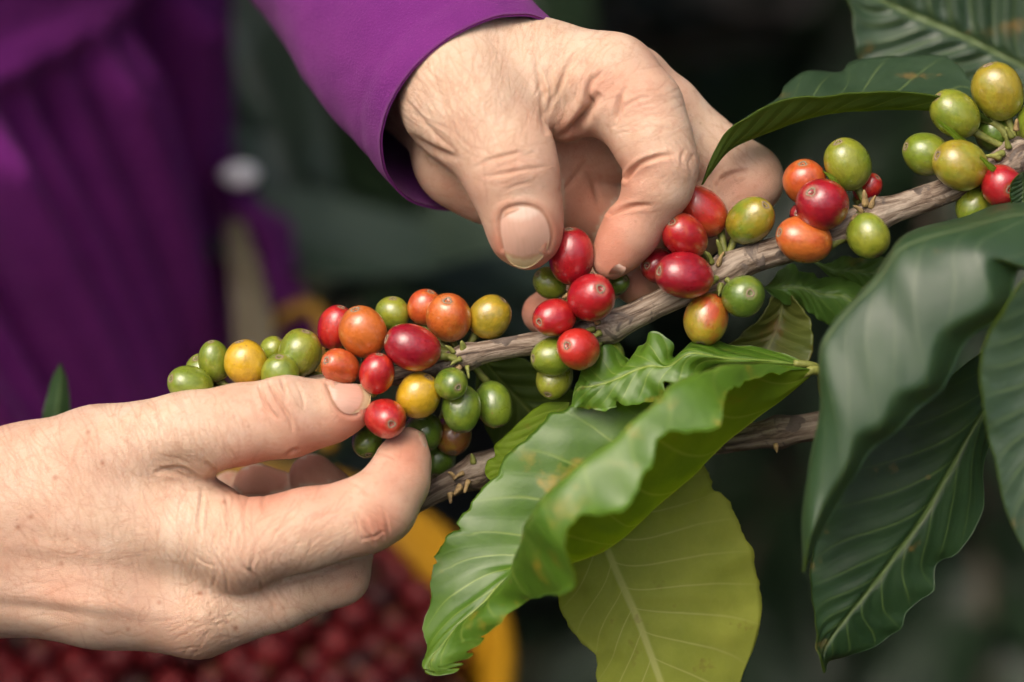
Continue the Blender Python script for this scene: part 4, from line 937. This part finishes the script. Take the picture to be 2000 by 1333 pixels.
LH = [[(1998, 628, -60)], [(1900, 700, -80), (1960, 735, -60), (1992, 740, -25)], [(1800, 780, -100), (1901, 838, -80), (1926, 880, -45)], [(1700, 860, -110), (1850, 930, -90), (1919, 1000, -55)], [(1640, 930, -120), (1800, 1017, -100), (1868, 1082, -65)],
 [(1605, 1010, -125), (1750, 1085, -105), (1830, 1104, -70)], [(1586, 1100, -128), (1705, 1145, -108), (1820, 1156, -73)], [(1584, 1150, -130), (1668, 1190, -110), (1774, 1190, -75)], [(1590, 1200, -130), (1640, 1225, -110), (1757, 1234, -75)], [(1597, 1250, -132), (1615, 1260, -112), (1700, 1268, -77)], [(1604, 1285, -135), (1607, 1290, -115), (1625, 1288, -80)], [(1610, 1316, -112)]]
leaf(upper, LH, [-1, 0, 1], ('dark', 'under_dark'), 'dark green leaf hanging straight down at lower right', (-.5, .5, True), 120, 50, 4, 4, 8)
LI = [[(2060, 500, -340)], [(1990, 560, -330), (2050, 600, -310), (2120, 620, -320)], [(1938, 640, -330), (2030, 700, -300), (2140, 720, -320)], [(1915, 710, -325), (2020, 790, -300), (2150, 820, -320)], [(1921, 800, -320), (2015, 870, -300), (2140, 910, -310)], [(1945, 900, -315), (2020, 950, -300), (2110, 990, -310)], [(1966, 1000, -310), (2025, 1030, -300), (2080, 1050, -305)], [(2020, 1110, -300)]]
leaf(upper, LI, [-1, 0, 1], ('glossy', 'under'), 'grey-green blurred leaf cut by the right edge', (-.5, .5, True), 70, 36, 4, 4, 9)
LJ = [[(1369, 362, 0)], [(1400, 300, 10), (1384, 338, 0), (1392, 302, -10)], [(1432, 250, 40), (1422, 295, 5), (1426, 250, -30)], [(1480, 215, 80), (1468, 270, 8), (1468, 224, -45)], [(1522, 188, 120), (1515, 250, 10), (1518, 198, -55)], [(1536, 168, 150), (1560, 233, 10), (1562, 190, -60)], [(1574, 141, 170), (1610, 221, 10), (1605, 185, -60)], [(1638, 138, 180), (1655, 214, 10), (1650, 182, -60)], [(1664, 121, 190), (1720, 211, 12), (1729, 177, -60)], [(1750, 110, 190), (1800, 212, 14), (1800, 184, -50)], [(1860, 118, 170), (1880, 220, 16), (1870, 195, -30)], [(1945, 240, 18)]]
o = leaf(upper, LJ, [-1, 0, 1], ('glossy', 'under_dark'), 'drooping pointed leaf arching over to the upper hand', (-.5, .6, True), 110, 44, .8, 2, 10)
petiole(o, [(1985, 290, 15), (1965, 262, 20), (1940, 240, 20), (1915, 230, 17)])
LK = [[(2200, 220, 420)], [(1960, 195, 400), (1993, 126, 420), (2080, 0, 380)], [(1860, 165, 400), (1905, 82, 420), (2000, -120, 370)], [(1740, 150, 400), (1825, 46, 420), (1900, -150, 370)], [(1676, 108, 400), (1760, 18, 420), (1800, -160, 370)], [(1662, 20, 400), (1690, -20, 420), (1720, -140, 370)], [(1620, -90, 410)]]
leaf(upper, LK, [-1, 0, 1], ('glossy', 'under_dark'), 'broad ribbed leaf out of focus in the top right corner', (-.5, .5, True), 80, 44, 11, 4, 11, 9)
LM1 = [[(935, 690, 150)], [(1015, 700, 140), (975, 740, 155), (930, 780, 150)], [(1090, 740, 140), (1030, 800, 155), (960, 860, 150)], [(1150, 800, 140), (1085, 862, 155), (1010, 920, 150)], [(1150, 880, 150), (1130, 915, 155), (1090, 940, 150)], [(1170, 960, 150)]]
leaf(lower, LM1, [-1, 0, 1], ('under_dark', 'dark'), 'shaded dark leaf behind the gap between the cherry clusters', (.4, .5, True), 60, 36, 4, 3, 12, 9)
LN = [[(1112, 786, 32)], [(1062, 788, 30), (1080, 810, 32), (1100, 840, 34)], [(1016, 822, 30), (1040, 850, 32), (1070, 880, 34)], [(985, 855, 30), (1015, 880, 32), (1050, 900, 34)], [(966, 871, 30), (1000, 900, 32), (1030, 930, 34)], [(967, 892, 30), (990, 910, 32), (1015, 950, 34)], [(951, 902, 30), (975, 925, 32), (1005, 960, 34)], [(948, 926, 30), (968, 940, 32), (990, 965, 34)], [(962, 944, 32)]]
leaf(lower, LN, [-1, 0, 1], ('under', 'under'), 'nibbled yellow-green leaf edge behind the large front leaf', (.4, .5, True), 60, 26, .8, 3, 13, 9)
LP = [[(1998, 335, -110)], [(1978, 355, -110), (1998, 365, -100), (2020, 360, -105)], [(1974, 385, -110), (1998, 390, -100), (2030, 395, -105)], [(1985, 408, -110), (2005, 412, -100), (2030, 415, -105)], [(2025, 432, -100)]]
leaf(upper, LP, [-1, 0, 1], ('dark', 'under_dark'), 'small dark leaf tip at the right edge over the red cherry', (-.5, .5, True), 30, 20, 1, 1, 14)
for rows, lb in (([[(1900, 285, -35)], [(1868, 262, -58), (1878, 272, -50), (1885, 283, -52)], [(1848, 244, -66), (1860, 260, -62), (1872, 276, -64)], [(1832, 234, -70)]], 'tiny pale leaflet between the green cherries at right'),
        ([[(1950, 330, -70)], [(1932, 316, -88), (1936, 324, -84), (1936, 334, -86)], [(1914, 306, -96)]], 'tiny yellow bract beside the red cherry at right'),
        ([[(1650, 372, -40)], [(1630, 345, -62), (1634, 352, -60), (1630, 358, -62)], [(1606, 333, -72)]], 'thin green bract above the round crimson cherry')):
    leaf(upper, rows, [-1, 0, 1] if len(rows[1]) == 3 else [-1, 1], ('under', 'under'), lb, (0, .5, True), 24, 14, .5, .5, 15, name='bract')

# ------------------------------------------------------------------ bucket with the harvest
BC = PW(385, 1280, 1700); tilt = Matrix.Rotation(R(7), 4, 'X')
bucket = bpy.data.objects.new('bucket', None); link(bucket); bucket.matrix_world = Matrix.Translation(Vector(BC)) @ tilt
tag(bucket, 'yellow plastic bucket of picked coffee cherries below the hands', 'bucket')
def lathe(prof, seg=72):
    V = []
    for r_, z in prof:
        for j in range(seg): a = 2 * math.pi * j / seg; V.append((r_ * math.cos(a), r_ * math.sin(a), z))
    return np.array(V), grid_faces(len(prof), seg, True)
RB = .110
def child_mesh(name, V, f, mat, par):
    o = mesh_obj(name, V, f, mat); o.parent = par; return o
v_, f_ = lathe([(.001, -.25), (.085, -.25), (.088, -.245), (RB - .004, -.012), (RB - .004, -.006), (RB - .007, -.006), (.083, -.243), (.001, -.243)])
child_mesh('wall', v_, f_, M['bucket'], bucket)
v_, f_ = lathe([(RB - .0035, -.014), (RB + .003, -.014), (RB + .004, -.002), (RB, .001), (RB - .005, -.001), (RB - .0072, -.010), (RB - .0035, -.014)])
child_mesh('rim', v_, f_, M['bucket'], bucket)
HP = catmull([(500, 720, 2200), (520, 660, 2250), (548, 622, 2280), (585, 602, 2300), (618, 606, 2300), (632, 645, 2280), (636, 740, 2200), (640, 870, 1900)], 40)
v_, f_ = tube(FA(HP), np.full(40, 20.0), 10); o = mesh_obj('handle', W(v_), f_, M['bucket']); o.parent = bucket; o.matrix_parent_inverse = bucket.matrix_world.inverted()
o = sheet('strap', [[(440, 430, 2150), (460, 430, 2140), (475, 432, 2150)], [(445, 500, 2140), (475, 500, 2130), (500, 500, 2140)], [(450, 560, 2120), (485, 565, 2110), (520, 570, 2120)], [(455, 640, 2080), (495, 645, 2070), (535, 650, 2080)], [(460, 740, 2020), (500, 745, 2010), (545, 750, 2020)], [(480, 880, 1820), (520, 880, 1810), (560, 880, 1820)]], M['strap'], None, 30, 10, 12, 3)
o.parent = bucket; o.matrix_parent_inverse = bucket.matrix_world.inverted(); o['label'] = 'pale webbing strap stained rust at its top'
r_ = random.Random(5); spots = []
d_ = .0142; ry = 0
for iy in range(-9, 10):
    for ix in range(-9, 10):
        x = (ix + .5 * (iy % 2)) * d_; y = iy * d_ * .87
        if math.hypot(x, y) < RB - .012: spots.append((x, y, -.012 + .010 * math.cos(math.hypot(x, y) * 15) + r_.uniform(-.003, .004)))
MW = bucket.matrix_world
pm = M['cherry'].copy(); pm.name = 'shaded_cherry_skin'; pb = pm.node_tree.nodes['Principled BSDF']; pb.inputs['Coat Weight'].default_value = 0; pb.inputs['Specular IOR Level'].default_value = .25  # cherry skin without its gloss, so picked fruit looks shaded
for l_ in list(pb.inputs['Roughness'].links): pm.node_tree.links.remove(l_)
pb.inputs['Roughness'].default_value = .5; PM = []
for me_ in CM:
    c_ = me_.copy(); c_.name = 'picked_cherry'; c_.materials[0] = pm; PM.append(c_)
for i, (x, y, z) in enumerate(spots):
    o = bpy.data.objects.new('picked_cherry', PM[i % 4]); link(o)
    q = Matrix.Rotation(r_.uniform(0, 6.28), 4, 'Z') @ Matrix.Rotation(r_.uniform(0, 2.6), 4, 'X')
    rr = .0066 * r_.uniform(.93, 1.07)
    o.matrix_world = MW @ Matrix.Translation((x + r_.uniform(-.001, .001), y + r_.uniform(-.001, .001), z)) @ q @ Matrix.Diagonal((rr, rr, rr * 1.15, 1))
    k_ = r_.choice(['ripe_shaded', 'ripe_shaded', 'dark_shaded', 'ripe_shaded', 'ripe_shaded', 'dark_shaded', 'ripe_shaded', 'ripe_shaded', 'ripe_shaded' if r_.random() < .5 else 'dark_shaded'])
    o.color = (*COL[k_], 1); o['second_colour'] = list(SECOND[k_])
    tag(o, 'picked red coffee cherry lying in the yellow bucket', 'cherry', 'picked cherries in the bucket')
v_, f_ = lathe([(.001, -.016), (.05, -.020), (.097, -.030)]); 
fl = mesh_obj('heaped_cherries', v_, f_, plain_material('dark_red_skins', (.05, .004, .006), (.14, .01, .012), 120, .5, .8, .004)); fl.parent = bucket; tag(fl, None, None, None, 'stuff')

# ------------------------------------------------------------------ coffee bushes behind
def leaf_template(nt=9, ns=7):
    t = np.linspace(0, 1, nt); s = np.linspace(-1, 1, ns); T, S_ = np.meshgrid(t, s, indexing='ij')
    wd = .21 * np.sin(np.pi * np.clip(T, 0, 1) ** .85) ** .8 * (1 - .25 * T)
    x = T; y = S_ * wd; z = -.28 * T ** 2 + .10 * np.abs(S_) * np.sin(np.pi * T) + .018 * np.sin(T * 20 + 2 * np.sign(S_)) * np.abs(S_)
    return np.stack([x, y, z], -1).reshape(-1, 3), np.array(grid_faces(nt, ns)), np.stack([.5 + S_ / 2, T], -1).reshape(-1, 2)
TV, TF, TU = leaf_template()
def bush(pos, height, rad, n, seed, label, zlo=.15):
    r = np.random.default_rng(seed)
    e = bpy.data.objects.new('coffee_bush', None); link(e); e.location = pos; tag(e, label, 'bush', 'coffee bushes behind the picker')
    nb = 40; path = np.array([[.02 * math.sin(z * 3 + seed), .02 * math.cos(z * 4), z] for z in np.linspace(0, height, nb)])
    parts = [tube(path, np.linspace(.028, .008, nb), 10)]
    V, Fc, U = [], [], []; o = 0
    nbr = max(8, n // 26); k = 0
    for b in range(nbr):
        z0 = zlo + (height - zlo) * (b + .5) / nbr; az = b * 2.4 + r.normal() * .3
        ln = (rad if z0 < 1.55 or seed > 6 else rad * 1.55) * r.uniform(.75, 1.1); dr = np.array([math.cos(az), math.sin(az)])  # crowns of the bushes behind widened above the frame to block sky light
        pts = np.array([[dr[0] * ln * q, dr[1] * ln * q, z0 + .18 * ln * q - .32 * ln * q * q] for q in np.linspace(0, 1, 10)])
        parts.append(tube(pts, np.linspace(.008, .003, 10), 6))
        m = n // nbr
        for i in range(m):
            q = .15 + .85 * (i + r.uniform(0, 1)) / m; c = np.array([dr[0] * ln * q, dr[1] * ln * q, z0 + .18 * ln * q - .32 * ln * q * q])
            sgn = 1 if i % 2 else -1; yaw = az + sgn * r.uniform(.5, 1.3); L = r.uniform(.11, .175); pit = r.uniform(-.1, .9); rol = r.normal() * .35
            Rm = np.array(Matrix.Rotation(yaw, 3, 'Z') @ Matrix.Rotation(pit, 3, 'Y') @ Matrix.Rotation(rol, 3, 'X'))
            V.append(TV * L @ Rm.T + c); Fc.append(TF + o); U.append(TU); o += len(TV)
    v, f = merge(parts); t = mesh_obj('trunk', v, f, M['bark2'], e, uv=np.zeros((len(v), 2)))
    c = mesh_obj('crown', np.vstack(V), np.vstack(Fc), LM['bush'], e, uv=np.vstack(U))
    return e
bush((-.45, 1.25, 0), 2.9, .62, 2000, 1, 'dark coffee bush out of focus behind the purple sleeve')
bush((.30, 1.10, 0), 3.0, .60, 2000, 2, 'dark coffee bush out of focus behind the upper hand')
bush((.95, 1.15, 0), 2.9, .65, 2000, 3, 'dark coffee bush out of focus at the right of the picture')
bush((-.05, 1.95, 0), 2.6, .75, 1300, 4, 'tall coffee bush in the second row, in the middle')
bush((.85, 2.0, 0), 2.6, .75, 1300, 5, 'tall coffee bush in the second row, at right')
bush((1.55, -.25, 0), 2.3, .55, 1100, 7, 'unseen coffee bush added right of the camera to block horizon light')  # this and the next three: out of view, added to block light from the horizon
bush((-.75, -1.95, 0), 2.2, .6, 1100, 8, 'unseen coffee bush added behind the camera to block horizon light, left one')
bush((.55, -2.05, 0), 2.2, .6, 1100, 9, 'unseen coffee bush added behind the camera to block horizon light, right one')
bush((-1.75, -.7, 0), 2.3, .55, 1100, 10, 'unseen coffee bush added left of the camera to block horizon light')
bush((-1.15, 1.75, 0), 2.6, .75, 1300, 6, 'tall coffee bush in the second row, at left')

# distinct soft leaves of the bushes that the photo shows as pale patches
def far_leaf(par, u, v, w, L, yaw, pit, rol, label):
    Rm = np.array(Matrix.Rotation(yaw, 3, 'Z') @ Matrix.Rotation(pit, 3, 'Y') @ Matrix.Rotation(rol, 3, 'X'))
    v_ = (TV - TV.mean(0)) * L @ Rm.T + PW(u, v, w); o = mesh_obj('leaf', v_, TF, LM['far'], None, uv=TU)
    o.parent = par; o.matrix_parent_inverse = Matrix.Translation(par.location).inverted(); o['label'] = label
k = NT('far_leaf'); c_ = k.coord('Object'); k.color(k.ramp(k.noise(30, 2, .5, c_), [(.3, (.045, .075, .050)), (.7, (.07, .105, .07))])); k.setp(Roughness=.45); k.b.inputs['Specular IOR Level'].default_value = .7; LM['far'] = k.m
bs = [o for o in bpy.data.objects if o.name.startswith('coffee_bush')]
for i, (b, u, v, w, L, y, p, r0, lb) in enumerate([(0, 425, 60, 3000, .16, -.6, .5, .3, 'pale blurred leaf between shirt and sleeve, upper'), (0, 480, 130, 3000, .15, -1.2, .4, .2, 'pale blurred leaf between shirt and sleeve, lower'), (0, 440, 200, 3300, .15, -2.2, .3, .3, 'grey blurred leaf beside the shirt edge'),
    (1, 720, 540, 2600, .17, .2, .15, .1, 'blurred grey-green leaf behind the left cherry cluster'), (1, 880, 510, 2700, .17, 2.9, .2, -.1, 'blurred grey-green leaf below the upper thumb'), (1, 1000, 560, 3000, .15, .4, .2, .3, 'blurred leaf behind the middle cherries'),
    ]):
    far_leaf(bs[b], u, v, w, L, y, p, r0, lb)
LL = [[(118, 708, 420)], [(100, 740, 430), (118, 745, 420), (132, 745, 430)], [(88, 790, 430), (112, 795, 415), (136, 795, 430)], [(80, 850, 430), (108, 855, 415), (138, 855, 430)], [(100, 960, 425)]]
leaf(upper, LL, [-1, 0, 1], ('dark', 'under_dark'), 'dark blurred leaf tip rising behind the lower wrist', (-.5, .5, True), 40, 20, 1, 1, 21)
